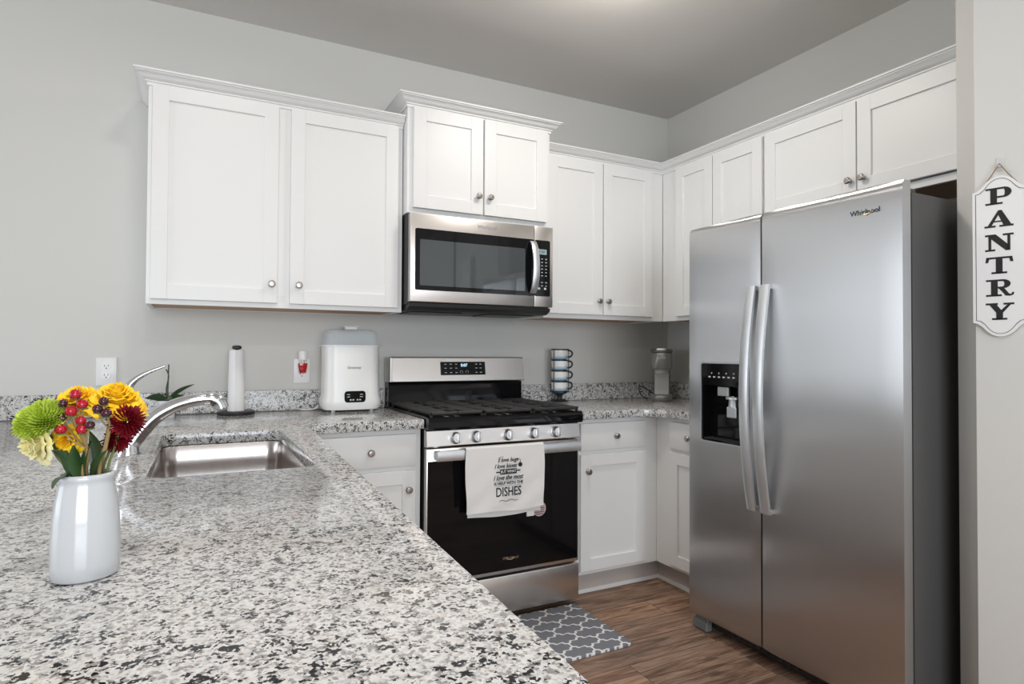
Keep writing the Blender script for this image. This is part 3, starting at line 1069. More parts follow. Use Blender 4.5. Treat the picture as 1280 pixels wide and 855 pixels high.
for i in range(6): b.box(hx0 + .04 + i * .026, hx0 + .052 + i * .026, fy - .0016, fy - .0008, 1.092, 1.098)
for i in range(4): b.box(hx0 + .055 + i * .04, hx0 + .060 + i * .04, fy - .0016, fy - .0008, 1.108, 1.114)
b.build('key_symbols', M_printw, dsp)
B(Tr).box(hx0 + .075, hx0 + .135, fy + .012, fy + .026, 1.016, 1.056, .003).build('ice_paddle', M_handle, dsp)
b = B(Tr); b.lathe([(.030, 1.006), (.030, 1.014), (.022, 1.016), (.018, 1.0), (.020, .975)], 20, Matrix.Translation((hx0 + .150, fy + .026, 0)))
b.box(hx0 + .130, hx0 + .180, fy + .006, fy + .020, .930, .975, .004, T=Matrix.Identity(4))
b.build('water_paddle', M_handle, dsp)
B(Tr).box(hx0 + .01, hx1 - .01, fy + .003, -.771, .833, .838).build('drip_tray', M_blackmat, dsp)


def fhandle(xc, parent):
    b = B(Tr)
    lps = []
    N = 24
    for i in range(N + 1):
        u = i / N
        z = .588 + (1.456 - .588) * u
        y = FF - .008 - .052 * math.sin(PI * (.04 + .92 * u)) ** .9
        w = .0205; th = .007
        lps.append([(xc - w, y + th, z), (xc - w, y - th * .4, z), (xc - w * .6, y - th, z), (xc + w * .6, y - th, z), (xc + w, y - th * .4, z), (xc + w, y + th, z)])
    b.loft(lps, cap0=True, cap1=True)
    for z in (.597, 1.447): b.box(xc - .018, xc + .018, FF - .014, FF + .004, z - .009, z + .009, .002)
    return b.build('handle', M_handle, parent)


fhandle(1.418, d1); fhandle(1.484, d2)
b = B(); b.text('Whirlpool', .024, face_minus_x(-.8150, -1.868, 1.657), .001); b.build('logo', M_darktext, d2)
b = B()
b.tube([(-.8155, -1.872 - .018 * math.cos(R(a)), 1.657 + .009 * math.sin(R(a))) for a in range(-160, 30, 15)], .0015, 6); b.build('logo_swirl', M_gold, d2)
b = B(Tr)
for x in (FY0 + .05, FY1 - .06):
    h_ = B(Tr); h_.box(x - .03, x + .03, -.764, -.68, 1.7055, 1.728, .005, 2); h_.build('hinge_cover', M_fridgeside, fr)
b.box(FY1 - .03, FY1 - .003, -.79, -.74, 1.70, 1.712, .002)
b.bm.free()
b = B(Tr)
b.box(FY0 + .03, FY1 - .02, -.762, -.748, .018, .060, .003)
for k in range(22): b.box(FY0 + .12 + k * .034, FY0 + .142 + k * .034, -.765, -.760, .028, .050)
b.build('kick_grille', M_blackmat, fr)
M_foot = mat('foot_cover_grey', (.16, .17, .17), .4)
for x in (FY0 + .052, FY1 - .05):
    b = B(Tr); b.box(x - .042, x + .042, -.800, -.766, .003, .042, .004); b.box(x - .03, x + .04, -.793, -.766, .040, .062, .003)
    b.build('foot_cover', M_foot, fr)
for x in (FY0 + .08, FY1 - .08):
    for y in (-.70, -.1): B(Tr).cyl((x, y, 0), (x, y, .062), .018, n=16).build('leg', M_blackmat, fr)

# ------------------------------------------------------------------ small items
# sterilizer
ss = thing('bottle_sterilizer', (-2.083, -.112, CT), 'white electric bottle sterilizer with clear lid, left of the stove', 'appliance')
sx0, sx1, sy0, sy1 = -2.216, -1.950, -.200, -.026


def rl(x0, x1, y0, y1, r, z, n=6): return [(x, y, z) for x, y in rrect(x0, x1, y0, y1, r, n)]


b = B()
lp = []
for z, ins, r in ((.917, .020, .05), (.920, .004, .055), (.940, -.006, .06), (.965, -.006, .06), (.990, .002, .055), (1.08, .004, .05), (1.220, .004, .05)):
    lp.append(rl(sx0 + ins, sx1 - ins, sy0 + ins * .6, sy1 - ins * .3, r, z))
b.loft(lp, cap0=True, cap1=True); b.build('body', M_plasticw, ss, 50)
b = B(); b.loft([rl(sx0 - .008, sx1 + .008, sy0 - .004, sy1 + .002, .055, z) for z in (1.219, 1.224)], cap0=True, cap1=True); b.build('rim', M_plasticw, ss, 50)
M_clear = mat('clear_plastic', (.82, .90, .95), .12, spec=.5, Alpha=.32)
lp = [rl(sx0 + i, sx1 - i, sy0 + i, sy1 - i, .05, z) for z, i in ((1.2245, .004), (1.27, .007), (1.288, .012), (1.296, .022), (1.300, .045))]
b = B(); b.loft(lp, cap1=True); ol = b.build('lid', M_clear, ss, 60)
b = B(); b.box(-2.083 - .038, -2.083 + .038, -.135, -.090, 1.312, 1.318, .002); b.box(-2.083 - .028, -2.083 + .028, -.125, -.10, 1.300, 1.313); b.build('lid_handle', M_plasticw, ss)
b = B(); T = Matrix.Translation((0, sy0 - .0035, 0)) @ Matrix.Rotation(R(90), 4, 'X')
b.prism(rrect(-2.128, -2.030, .955, 1.008, .014, 5), -.004, .002, T=T)
cp = b.build('control_display', M_blackgloss, ss)
b = B()
for x, z in ((-2.11, .992), (-2.11, .981), (-2.05, .992), (-2.05, .981)): b.box(x - .007, x + .007, sy0 - .0065, sy0 - .0055, z - .0015, z + .0015)
for x in (-2.10, -2.088, -2.068, -2.056): b.box(x - .004, x + .004, sy0 - .0065, sy0 - .0055, .964, .970)
b.build('key_symbols', M_printw, cp)
b = B(); b.text('Grownsy', .017, face_minus_y(-2.083, sy0 + .0005, 1.118), .0012); b.build('logo', mat('grey_print', (.28, .28, .28), .6), ss)
for x in (-2.172, -1.992):
    for y in (-.165, -.05):
        B().lathe([(.009, CT), (.010, .916), (.010, .919)], 16, Matrix.Translation((x, y, 0))).build('foot', M_plasticw, ss)
b = B(); b.tube(smoothpath([(-2.22, -.05, .93), (-2.235, -.045, .918), (-2.26, -.04, .9145), (-2.30, -.035, .9145)], 4), .003, 8); b.build('cord', M_plasticw, ss)

# paper towel holder
ph = thing('paper_towel_holder', (-2.585, -.105, CT), 'black paper towel stand with round base beside the sink', 'paper towel holder')
T = Matrix.Translation((-2.585, -.105, 0))
B().lathe([(.076, CT), (.078, CT + .004), (.078, CT + .012), (.074, CT + .015), (0, CT + .015)], 40, T).build('base', M_blackmat, ph)
B().cyl((-2.585, -.105, CT + .01), (-2.585, -.105, 1.205), .006).build('pole', M_blackmat, ph)
B().lathe([(.008, 1.200), (.018, 1.203), (.020, 1.209), (.018, 1.216), (.008, 1.219), (0, 1.219)], 24, T).build('finial', M_blackmat, ph)
M_paper = mat('paper_white', (.84, .84, .84), .9, spec=.1)
b = B()
lp = []
for z, r in ((CT + .016, .033), (CT + .10, .0315), (CT + .2, .0295), (1.198, .0275)):
    ring = []
    for i in range(41):
        a = 2 * PI * i / 40
        rr = r + (.0045 * i / 40)
        ring.append((-2.585 + rr * math.cos(a - 1.75), -.105 + rr * math.sin(a - 1.75), z))
    for i in range(40, -1, -1):
        a = 2 * PI * i / 40
        ring.append((-2.585 + .012 * math.cos(a - 1.75), -.105 + .012 * math.sin(a - 1.75), z))
    lp.append(ring)
b.loft(lp, cap0=True, cap1=True)
tag(b.build('paper_towel_roll', M_paper, None, 40), 'nearly used white paper towel roll on the black stand', 'paper towel')

# wall outlets
M_slot = mat('outlet_slot', (.03, .03, .03), .6)


def outlet(cx, cz, label, top=True):
    t = thing('wall_outlet', (cx, -.003, cz), label, 'outlet')
    B().box(cx - .037, cx + .037, -.0075, -.001, cz - .059, cz + .059, .002, 2).build('cover_plate', M_plasticw, t)
    for s in (1, -1):
        z = cz + s * .0195 + .002
        b = B(); T = face_minus_y(cx, -.0072, z)
        b.lathe([(.0165, 0), (.0165, .002), (.0155, .0028), (0, .0028)], 28, T)
        r = b.build('receptacle', M_plasticw, t)
        b = B()
        b.box(cx - .0075, cx - .0055, -.0106, -.0098, z - .001, z + .007); b.box(cx + .0055, cx + .0075, -.0106, -.0098, z, z + .007)
        b.cyl((cx, -.0098, z - .0075), (cx, -.0106, z - .0075), .0026, n=12)
        b.build('slots', M_slot, r)
    return t


outlet(-3.086, 1.104, 'white double wall outlet at far left above the bouquet')
outlet(-2.292, 1.099, 'white double wall outlet behind the red plug-in air freshener')
af = thing('air_freshener', (-2.292, -.03, 1.09), 'plug-in air freshener with red oil bottle in the wall outlet', 'air freshener')
b = B(); b.lathe([(.019, 1.152), (.020, 1.156), (.020, 1.192), (.017, 1.197), (.010, 1.199)], 24, Matrix.Translation((-2.292, -.036, 0))); b.box(-2.306, -2.278, -.03, -.0105, 1.125, 1.165, .003); b.build('housing', M_plasticw, af)
M_redglass = mat('red_oil', (.42, .004, .006), .1, spec=.6)
b = B(); b.loft([rl(-2.292 - w_, -2.292 + w_, -.036 - w_ * .7, -.036 + w_ * .7, .006, z, 4) for z, w_ in ((1.090, .013), (1.093, .015), (1.130, .021), (1.137, .020))], cap0=True, cap1=True); b.build('oil_bottle', M_redglass, af, 50)
B().cyl((-2.292, -.036, 1.136), (-2.292, -.036, 1.154), .009).build('neck', mat('clear_neck', (.7, .6, .58), .1), af)

# orchid
oc = thing('potted_orchid', (-2.853, -.13, CT), 'small bare-stemmed orchid in a white square pot behind the faucet', 'plant')
b = B(); b.loft([rl(-2.853 - w_, -2.853 + w_, -.13 - w_, -.13 + w_, .008, z) for z, w_ in ((CT, .027), (CT + .07, .036), (CT + .072, .036))] + [rl(-2.853 - .032, -2.853 + .032, -.13 - .032, -.13 + .032, .006, z) for z in (CT + .072, CT + .062)], cap0=True, cap1=True)
b.build('pot', M_ceramic, oc, 45)
M_leaf = mat('dark_green_leaf', (.035, .075, .03), .35)
M_stemd = mat('orchid_stem', (.05, .07, .035), .5)


def leaf(b, base, tip, w, droop=.0, th=.0012, n=8, twist=0.0, cup=.2):
    base = Vector(base); tip = Vector(tip)
    d = tip - base
    side = d.cross(Vector((0, 0, 1)))
    if side.length < 1e-6: side = Vector((1, 0, 0))
    side.normalize()
    up = side.cross(d).normalized()
    if twist:
        q = Matrix.Rotation(twist, 3, d.normalized())
        side = q @ side; up = q @ up
    lpz = []
    for i in range(n + 1):
        u = i / n
        ww = w * math.sin(PI * (.06 + .94 * u) ** .8) ** .8 if i < n else w * .04
        c = base + d * u + up * (droop * math.sin(PI * u))
        lpz.append([c - side * ww + up * ww * cup, c - up * th, c + side * ww + up * ww * cup, c + up * th * .5])
    b.loft([[tuple(p) for p in l] for l in lpz], cap0=True, cap1=True)


for tip, w_, tw_ in (((-2.935, -.15, .995), .02, .9), ((-2.775, -.16, .992), .016, -.8), ((-2.752, -.10, 1.048), .012, -1.0), ((-2.83, -.20, .985), .014, .6)):
    b = B(); leaf(b, (-2.853, -.13, CT + .068), tip, w_, .014, twist=tw_); b.build('leaf', M_leaf, oc, 60)
for pts in ([(-2.853, -.13, CT + .06), (-2.852, -.13, 1.05), (-2.850, -.13, 1.135)], [(-2.856, -.13, CT + .06), (-2.858, -.13, 1.03), (-2.850, -.13, 1.085), (-2.860, -.13, 1.115)]):
    b = B(); b.tube(smoothpath(pts, 4), .0026, 8); b.build('stem', M_stemd, oc)

# mugs on a rack
mx, my = -.898, -.115
rk = thing('mug_rack', (mx, my, CT), 'black wire rack holding a column of four mugs', 'mug rack')
b = B()
b.lathe([(.030, CT + .004), (.032, CT + .010), (.018, CT + .016), (.014, CT + .030), (.022, CT + .045), (.046, CT + .054), (.046, CT + .0605), (0, CT + .0605)], 28, Matrix.Translation((mx, my, 0)))
for a in (20, 110, 200, 290):
    c_, s_ = math.cos(R(a)), math.sin(R(a))
    b.tube(smoothpath([(mx + .02 * c_, my + .02 * s_, CT + .012), (mx + .045 * c_, my + .045 * s_, CT + .012), (mx + .058 * c_, my + .058 * s_, CT + .004)], 4), .0035, 8)
b.build('base', M_blackmat, rk)
for a in (-160, -35, 90):
    x, y = mx + .052 * math.cos(R(a)), my + .052 * math.sin(R(a))
    B().cyl((x, y, CT + .056), (x, y, 1.217), .0022, n=8).build('upright', M_blackmat, rk)
for k in range(5):
    z = CT + .0605 + k * .0605
    b = B(); b.lathe([(.0500, z - .0015), (.0535, z - .0015), (.0535, z + .0015), (.0500, z + .0015), (.0500, z - .0015)], 36, Matrix.Translation((mx, my, 0)), cap=False)
    b.build('ring', M_blackmat, rk)
M_mug = mat('mug_white_blue', (.8, .8, .8), .25)
_c = coords(M_mug, (1, 1, 1))
_s = nd(M_mug, 'ShaderNodeSeparateXYZ'); ln(M_mug, _c, _s.inputs[0])
_w = nd(M_mug, 'ShaderNodeTexNoise', Scale=18.0, Detail=1.0); ln(M_mug, _c, _w.inputs['Vector'])
_ma = nd(M_mug, 'ShaderNodeMath', operation='MULTIPLY_ADD'); ln(M_mug, _w.outputs[0], _ma.inputs[0]); _ma.inputs[1].default_value = -.03; ln(M_mug, _s.outputs[2], _ma.inputs[2])
_mb = nd(M_mug, 'ShaderNodeMath', operation='MULTIPLY_ADD'); ln(M_mug, _ma.outputs[0], _mb.inputs[0]); _mb.inputs[1].default_value = 13.5; _mb.inputs[2].default_value = .3
ln(M_mug, ramp(M_mug, _mb.outputs[0], [(0.0, (.25, .42, .55)), (.22, (.40, .55, .66)), (.36, (.55, .66, .74)), (.40, (.82, .81, .79)), (1, (.82, .81, .79))]), M_mug.node_tree.nodes['Principled BSDF'].inputs['Base Color'])
mug0 = None
where = ('bottom', 'second from bottom', 'second from top', 'top')
for k in range(4):
    z = CT + .062 + k * .0605
    if mug0 is None:
        mug0 = thing('mug', (mx, my, z), 'x', 'mug', 'mugs stacked in the black rack')
        T = Matrix.Translation((mx, my, z))
        b = B(); b.lathe([(.0, .0), (.034, .0), (.040, .004), (.0455, .011), (.0465, .045), (.0470, .0575), (.0450, .0575), (.0445, .012), (.036, .006), (0, .006)], 36, T); b.build('cup', M_mug, mug0, 40)
        b = B(); b.tube(smoothpath([(mx + .042, my - .010, z + .050), (mx + .064, my - .014, z + .050), (mx + .075, my - .016, z + .036), (mx + .067, my - .014, z + .018), (mx + .042, my - .010, z + .012)], 5), .005, 10); b.build('handle', M_blackmat, mug0, 60)
        b = B(); b.lathe([(.0473, .0525), (.0478, .0525), (.0478, .058), (.0473, .058)], 36, T, cap=False); b.build('band', M_blackmat, mug0)
        m = mug0
    else:
        m = copy_tree(mug0)
        m.location = (mx, my, z)
    m['label'] = 'white and blue mug with black handle, %s of the four in the rack' % where[k]

# single-serve coffee maker, turned to face the room
kc = Vector((-.225, -.205, 0))
km = thing('coffee_maker', (kc.x, kc.y, CT), 'slim grey single-serve coffee maker in the counter corner', 'coffee maker')
TK = Matrix.Translation((kc.x, kc.y, 0)) @ Matrix.Rotation(R(-42), 4, 'Z')   # local -y = front
M_kgrey = mat('studio_grey_plastic', (.24, .235, .23), .32, .35)
M_klight = mat('light_grey_plastic', (.58, .57, .55), .4)
b = B(TK)
b.loft([rl(-.050, .050, .012, .12, .03, z) for z in (CT + .004, 1.205)], cap0=True, cap1=True)
b.build('water_tank', M_kgrey, km, 50)
b = B(TK); b.loft([rl(-.062 + i, .062 - i, -.135 + i, .10, .05, z) for z, i in ((1.098, .004), (1.102, 0), (1.195, 0), (1.200, .003))], cap0=True, cap1=True); b.build('brew_head', M_kgrey, km, 50)
b = B(TK); b.loft([rl(-.064 + i, .064 - i, -.140 + i, .11, .05, z) for z, i in ((1.200, .0), (1.214, 0), (1.219, .005))], cap0=True, cap1=True); lid = b.build('lid', mat('dark_grey_plastic', (.10, .10, .10), .3), km, 50)
B(TK).box(-.028, .028, -.142, -.07, 1.208, 1.222, .005, 2).build('lid_handle', M_handle, lid)
B(TK).box(-.042, .042, -.012, .011, CT + .032, 1.099, .003).build('back_panel', M_klight, km)
b = B(TK); b.loft([rl(-.062 + i, .062 - i, -.135 + i, .05, .05, z) for z, i in ((CT, .004), (CT + .006, 0), (CT + .030, 0), (CT + .034, .004))], cap0=True, cap1=True); b.build('drip_tray', M_kgrey, km, 50)
b = B(TK); b.lathe([(.035, 1.075), (.042, 1.098)], 28, Matrix.Translation((0, -.065, 0))); b.build('pod_holder', M_klight, km, 50)
b = B(TK); b.text('KEURIG', .014, Matrix.Translation((0, -.1352, 1.165)) @ Matrix.Rotation(R(90), 4, 'X'), .001); b.build('logo', M_klight, km)
b = B(); b.tube(smoothpath([(-.20, -.10, .94), (-.28, -.085, .985), (-.325, -.11, .975), (-.335, -.15, .935), (-.30, -.16, .9155), (-.27, -.12, .9155)], 6), .003, 8); b.build('power_cord', M_blackmat, km)

# floor mat
M_mat = mat('mat_grey_trellis', (.2, .2, .22), .75, spec=.2)
_c = coords(M_mat)
_s = nd(M_mat, 'ShaderNodeSeparateXYZ'); ln(M_mat, _c, _s.inputs[0])


def mth(op, a, b=None, c=None, m=M_mat):
    n = nd(m, 'ShaderNodeMath', operation=op)
    for i, v in enumerate((a, b, c)):
        if v is None: continue
        if isinstance(v, (int, float)): n.inputs[i].default_value = v
        else: ln(m, v, n.inputs[i])
    return n.outputs[0]


_X = mth('MULTIPLY', _s.outputs[0], 1 / .135)
_Y = mth('MULTIPLY', _s.outputs[1], 1 / .125)
_U = mth('ADD', _X, _Y); _V = mth('SUBTRACT', _X, _Y)


def wob(a):
    s1 = mth('SINE', mth('MULTIPLY', a, 2 * PI))
    s3 = mth('SINE', mth('MULTIPLY', a, 6 * PI))
    return mth('ADD', mth('MULTIPLY', s1, .115), mth('MULTIPLY', s3, .048))


def dline(a, w_):
    f = mth('SUBTRACT', mth('FRACT', mth('ADD', mth('ADD', a, w_), 100.5)), .5)
    return mth('ABSOLUTE', f)


_l = mth('MINIMUM', dline(_U, wob(_V)), dline(_V, mth('MULTIPLY', wob(_U), 1.0)))
ln(M_mat, ramp(M_mat, _l, [(0.0, (.85, .85, .85)), (.048, (.85, .85, .85)), (.064, (.22, .228, .255))]), M_mat.node_tree.nodes['Principled BSDF'].inputs['Base Color'])
b = B(); b.prism(rrect(-1.90, -1.145, -1.098, -.655, .025, 5), .001, .012, bev=.002)
tag(b.build('floor_mat', M_mat), 'grey anti-fatigue mat with white trellis pattern in front of the stove', 'mat')

# ------------------------------------------------------------------ pantry sign
M_signw = mat('sign_white', (.80, .80, .80), .6)
sg = thing('pantry_sign', (A1.x + PD.x * .068, A1.y + PD.y * .068, 1.2), 'white arched PANTRY sign hanging by twine on the right-hand wall', 'sign')
SCX, SW, SZ0, SZ1 = .062, .066, 1.290, 1.684


def sign_outline(ins, tb):
    w_ = SW - ins
    pts = []
    # right side up, top arch, left, bottom arch ; shoulders then bump
    top = [(w_, SZ1 - ins * .8), (w_ * .82, SZ1 + .004 - ins), (w_ * .64, SZ1 + .014 - ins), (w_ * .47, SZ1 + .028 - ins), (w_ * .3, SZ1 + .037 - ins), (w_ * .15, SZ1 + .041 - ins), (0, SZ1 + .042 - ins)]
    up = [(x, z) for x, z in top] + [(-x, z) for x, z in reversed(top[:-1])]
    zc = (SZ0 + SZ1) / 2
    dn = [(x, 2 * zc - z) for x, z in reversed(up)]
    return [(SCX + x, z) for x, z in up + dn]


T = Tp @ Matrix.Rotation(R(90), 4, 'X')    # local x, z -> plane ; local z' = out
b = B(); b.prism(sign_outline(0, 0), .002, .012, T=T); b.build('board', M_signw, sg)
b = B(); b.prism(sign_outline(.0075, 0), .0121, .0126, [sign_outline(.0088, 0)], T=T); b.build('border_line', M_print, sg)
b = B()


def slab_letter(ch, cx, cz, w=.060, h=.046):
    """bold slab-serif capitals out of polygons; unit box -0.5..0.5"""
    s = .11; Z = (.0121, .0130)

    def poly(p, holes=()):
        b.prism([(cx + x * w, cz + y * h) for x, y in p], Z[0], Z[1], [[(cx + x * w, cz + y * h) for x, y in hh] for hh in holes], T=T)

    def rect(x0, x1, y0, y1): poly([(x0, y0), (x1, y0), (x1, y1), (x0, y1)])

    def bowl(x0, y0, x1, y1, t, tx):
        ro = (y1 - y0) / 2; yc = (y0 + y1) / 2; xo = x1 - .28
        o = [(x0, y0), (xo, y0)] + [(xo + .28 * math.cos(R(a)), yc + ro * math.sin(R(a))) for a in range(-80, 81, 16)] + [(xo, y1), (x0, y1)]
        i = [(x0, y1 - t), (xo, y1 - t)] + [(xo + (.28 - tx) * math.cos(R(a)), yc + (ro - t) * math.sin(R(a))) for a in range(80, -81, -16)] + [(xo, y0 + t), (x0, y0 + t)]
        poly(o + i[::1] if False else o + [(x0, y1 - t)] + i[1:-1] + [(x0, y0 + t)])
    if ch == 'P':
        rect(-.30, -.06, -.5, .5); rect(-.48, -.30, .5 - s, .5); rect(-.48, .14, -.5, -.5 + s); bowl(-.06, -.12, .46, .5, s, .24)
    elif ch == 'R':
        rect(-.30, -.06, -.5, .5); rect(-.48, -.30, .5 - s, .5); rect(-.48, .08, -.5, -.5 + s); bowl(-.06, -.04, .40, .5, s, .22)
        poly([(-.02, -.04), (.18, -.04), (.34, -.36), (.42, -.40), (.46, -.28), (.52, -.28), (.50, -.44), (.38, -.5), (.22, -.48), (.10, -.24), (-.02, -.05)])
    elif ch == 'A':
        poly([(-.40, -.5 + s), (-.02, .5), (.10, .5), (.44, -.5 + s), (.16, -.5 + s), (-.02, .22), (-.26, -.5 + s)])
        rect(-.20, .12, -.20, -.12); rect(-.52, -.12, -.5, -.5 + s); rect(.02, .52, -.5, -.5 + s)
    elif ch == 'N':
        rect(-.38, -.28, -.5 + s, .5 - s); rect(-.50, -.14, -.5, -.5 + s); rect(-.50, -.12, .5 - s, .5)
        poly([(-.30, .5 - s), (-.12, .5), (.34, -.18), (.34, -.5), (.24, -.5), (-.30, .26)]); rect(.30, .40, -.5, .5 - s); rect(.14, .52, .5 - s, .5)
    elif ch == 'T':
        rect(-.12, .12, -.5, .5); rect(-.45, -.12, .5 - s, .5); rect(.12, .45, .5 - s, .5)
        poly([(-.46, .5), (-.36, .5 - s), (-.40, .18), (-.50, .18)]); poly([(.46, .5), (.50, .18), (.40, .18), (.36, .5 - s)]); rect(-.28, .28, -.5, -.5 + s)
    elif ch == 'Y':
        poly([(-.12, -.5), (.12, -.5), (.12, -.08), (.40, .5 - s), (.28, .5 - s), (.06, .08), (-.10, .5 - s), (-.36, .5 - s), (-.12, -.08)])
        rect(-.50, -.06, .5 - s, .5); rect(.14, .52, .5 - s, .5); rect(-.27, .27, -.5, -.5 + s)


zs = [1.666, 1.598, 1.527, 1.459, 1.392, 1.322]
for ch, z in zip('PANTRY', zs):
    b = B(); slab_letter(ch, SCX - .002, z, .066, .050); b.build('letter', M_print, sg)
M_twine = mat('jute_twine', (.30, .20, .12), .9)
b = B(Tp)
hz = 1.762
b.tube([(SCX - .038, -.010, 1.700), (SCX - .018, -.010, 1.732), (SCX, -.012, hz)], .0017, 6)
b.tube([(SCX, -.012, hz), (SCX + .018, -.010, 1.732), (SCX + .040, -.010, 1.700)], .0017, 6)
b.build('twine', M_twine, sg)
wh = B(Tp)
wh.box(SCX - .009, SCX + .009, -.005, -.001, 1.742, 1.782, .002); wh.box(SCX - .004, SCX + .004, -.014, -.004, 1.752, 1.758, .001)
tag(wh.build('wall_hook', mat('clear_hook', (.8, .8, .8), .15, Alpha=.5)), 'clear adhesive hook above the pantry sign', 'hook')

# ------------------------------------------------------------------ vase and bouquet
VX_, VY = -2.868, -2.192
TV = Matrix.Translation((VX_, VY, 0)) @ Matrix.Rotation(R(20), 4, 'Z')
pr = [(0, .912), (.0335, .912), (.0362, .9145), (.0372, .930), (.0372, .955), (.0358, .985), (.0330, 1.010), (.0298, 1.026), (.0290, 1.030), (.0300, 1.0325), (.0310, 1.036), (.0300, 1.0395), (.0275, 1.040), (.0262, 1.036), (.0275, 1.02), (.033, .98), (.034, .93), (0, .925)]
b = B(); b.lathe(pr, 56, TV, 1.0, .84)
tag(b.build('vase', M_ceramic, None, 70), 'small white oval ceramic vase on the near granite counter', 'vase')
M_stem = mat('flower_stem', (.16, .20, .06), .5)
M_stemdark = mat('dark_stem', (.05, .08, .02), .5)
M_stembr = mat('berry_stem', (.36, .25, .10), .5)


def petalmat(name, c1, c2, rough=.5):
    m = mat(name, c1, rough, spec=.3, Subsurface_Weight=.0)
    n = nd(m, 'ShaderNodeTexNoise', Scale=90.0, Detail=2.0)
    ln(m, coords(m), n.inputs['Vector'])
    ln(m, ramp(m, n.outputs[0], [(.35, c1), (.65, c2)]), m.node_tree.nodes['Principled BSDF'].inputs['Base Color'])
    return m


M_green = petalmat('lime_petals', (.36, .50, .03), (.62, .74, .12))
M_yel = petalmat('golden_petals', (.92, .50, .006), (.98, .70, .03))
M_pale = petalmat('pale_yellow_petals', (.82, .72, .26), (.88, .83, .52))
M_red = petalmat('dark_red_petals', (.10, .002, .006), (.26, .006, .014))
M_bred = mat('red_berry', (.42, .006, .02), .12, spec=.6)
M_bdark = mat('plum_berry', (.055, .008, .02), .15, spec=.6)
M_leafg = mat('bouquet_leaf', (.03, .075, .02), .4)


def rnd(a, c): return random.uniform(a, c)


def mum(b, c, n, radx, axis, rows, plen, pw, spread=1.9, curl=.3, sq=1.0):
    """ball of narrow petals around c, opening along axis"""
    c = Vector(c); ax = Vector(axis).normalized()
    q = Vector((0, 0, 1)).rotation_difference(ax).to_matrix()
    ga = 2.399963
    for i in range(n):
        u = (i + .5) / n
        th = spread * math.sqrt(u)
        ph_ = i * ga
        d = Vector((math.sin(th) * math.cos(ph_), math.sin(th) * math.sin(ph_), math.cos(th)))
        L = plen * rnd(.85, 1.1)
        base = c + q @ (d * radx * .35)
        mid = c + q @ Vector((d.x * (radx * .35 + L * .6), d.y * (radx * .35 + L * .6), (d.z * (radx * .35 + L * .6)) * sq))
        tipd = Vector((d.x, d.y, d.z * sq + curl))
        tip = mid + q @ (tipd.normalized() * L * .4)
        dd = (tip - base).normalized()
        side = dd.cross(q @ Vector((0, 0, 1)))
        if side.length < .05: side = dd.cross(Vector((1, 0, .3)))
        side.normalize(); up = side.cross(dd)
        w = pw * rnd(.8, 1.15)
        lpz = []
        for p, ww in ((base, .5), (mid, 1.0), (mid.lerp(tip, .7), .85), (tip, .15)):
            lpz.append([tuple(p - side * w * ww + up * w * .5 * ww), tuple(p - up * w * .35 * ww), tuple(p + side * w * ww + up * w * .5 * ww), tuple(p + up * w * .1 * ww)])
        b.loft(lpz, cap0=True, cap1=True)


def rose(b, c, axis, rad, layers=5, per=6, hgt=.02, open_=1.0):
    c = Vector(c); ax = Vector(axis).normalized()
    q = Vector((0, 0, 1)).rotation_difference(ax).to_matrix()
    for L in range(layers):
        fr_ = (L + 1) / layers
        for k in range(per):
            a0 = 2 * PI * k / per + L * .9 + rnd(-.1, .1)
            r1 = rad * fr_ * rnd(.92, 1.06)
            nu, nv = 6, 5
            g = []
            for j in range(nv + 1):
                v = j / nv
                row = []
                for i in range(nu + 1):
                    u = (i / nu - .5) * 2
                    aw = (1.15 if L > 0 else 1.6) * (.35 + .65 * math.sin(PI * min(v * .75 + .12, .62)))
                    a = a0 + u * aw * .55
                    rr = rad * .12 + (r1 - rad * .12) * (v ** (1.1 - .35 * fr_ * open_))
                    edge = 1 - .22 * u * u * v
                    zz = hgt * (1.15 - .75 * fr_ * open_) * math.sin(v * PI * .55) * 1.4 * edge + .0016 * math.sin(5 * u + L + k) * v - (rad * .22 * open_ * fr_ * v * v if fr_ > .7 else 0)
                    row.append(Vector((rr * math.cos(a), rr * math.sin(a), zz)))
                g.append(row)
            for off in (0.0,):
                lf = []
                for row in g:
                    top = [tuple(c + q @ p) for p in row]
                    bot = [tuple(c + q @ (p + Vector((0, 0, -.0006)))) for p in reversed(row)]
                    lf.append(top + bot)
                b.loft(lf, cap0=True, cap1=True)


def stem_to(b, tip, x, y, r=.0016, bend=(0, 0, 0)):
    base = Vector((x, y, .935)); tip = Vector(tip)
    m_ = Vector((x + (tip.x - x) * .25, y + (tip.y - y) * .25, 1.035))
    b.tube(smoothpath([base, m_, m_.lerp(tip, .55) + Vector(bend), tip], 5), r, 8)


# lime chrysanthemum
f = thing('chrysanthemum', (-2.915, -2.205, .94), 'large lime green chrysanthemum at the left of the bouquet', 'flower')
b = B(); mum(b, (-2.911, -2.203, 1.107), 420, .026, (-.40, -.45, .8), 5, .022, .0022, 1.75, .3, .72); b.build('bloom', M_green, f, 60)
b = B(); stem_to(b, (-2.905, -2.200, 1.090), -2.876, -2.195, .002); b.build('stem', M_stemdark, f)
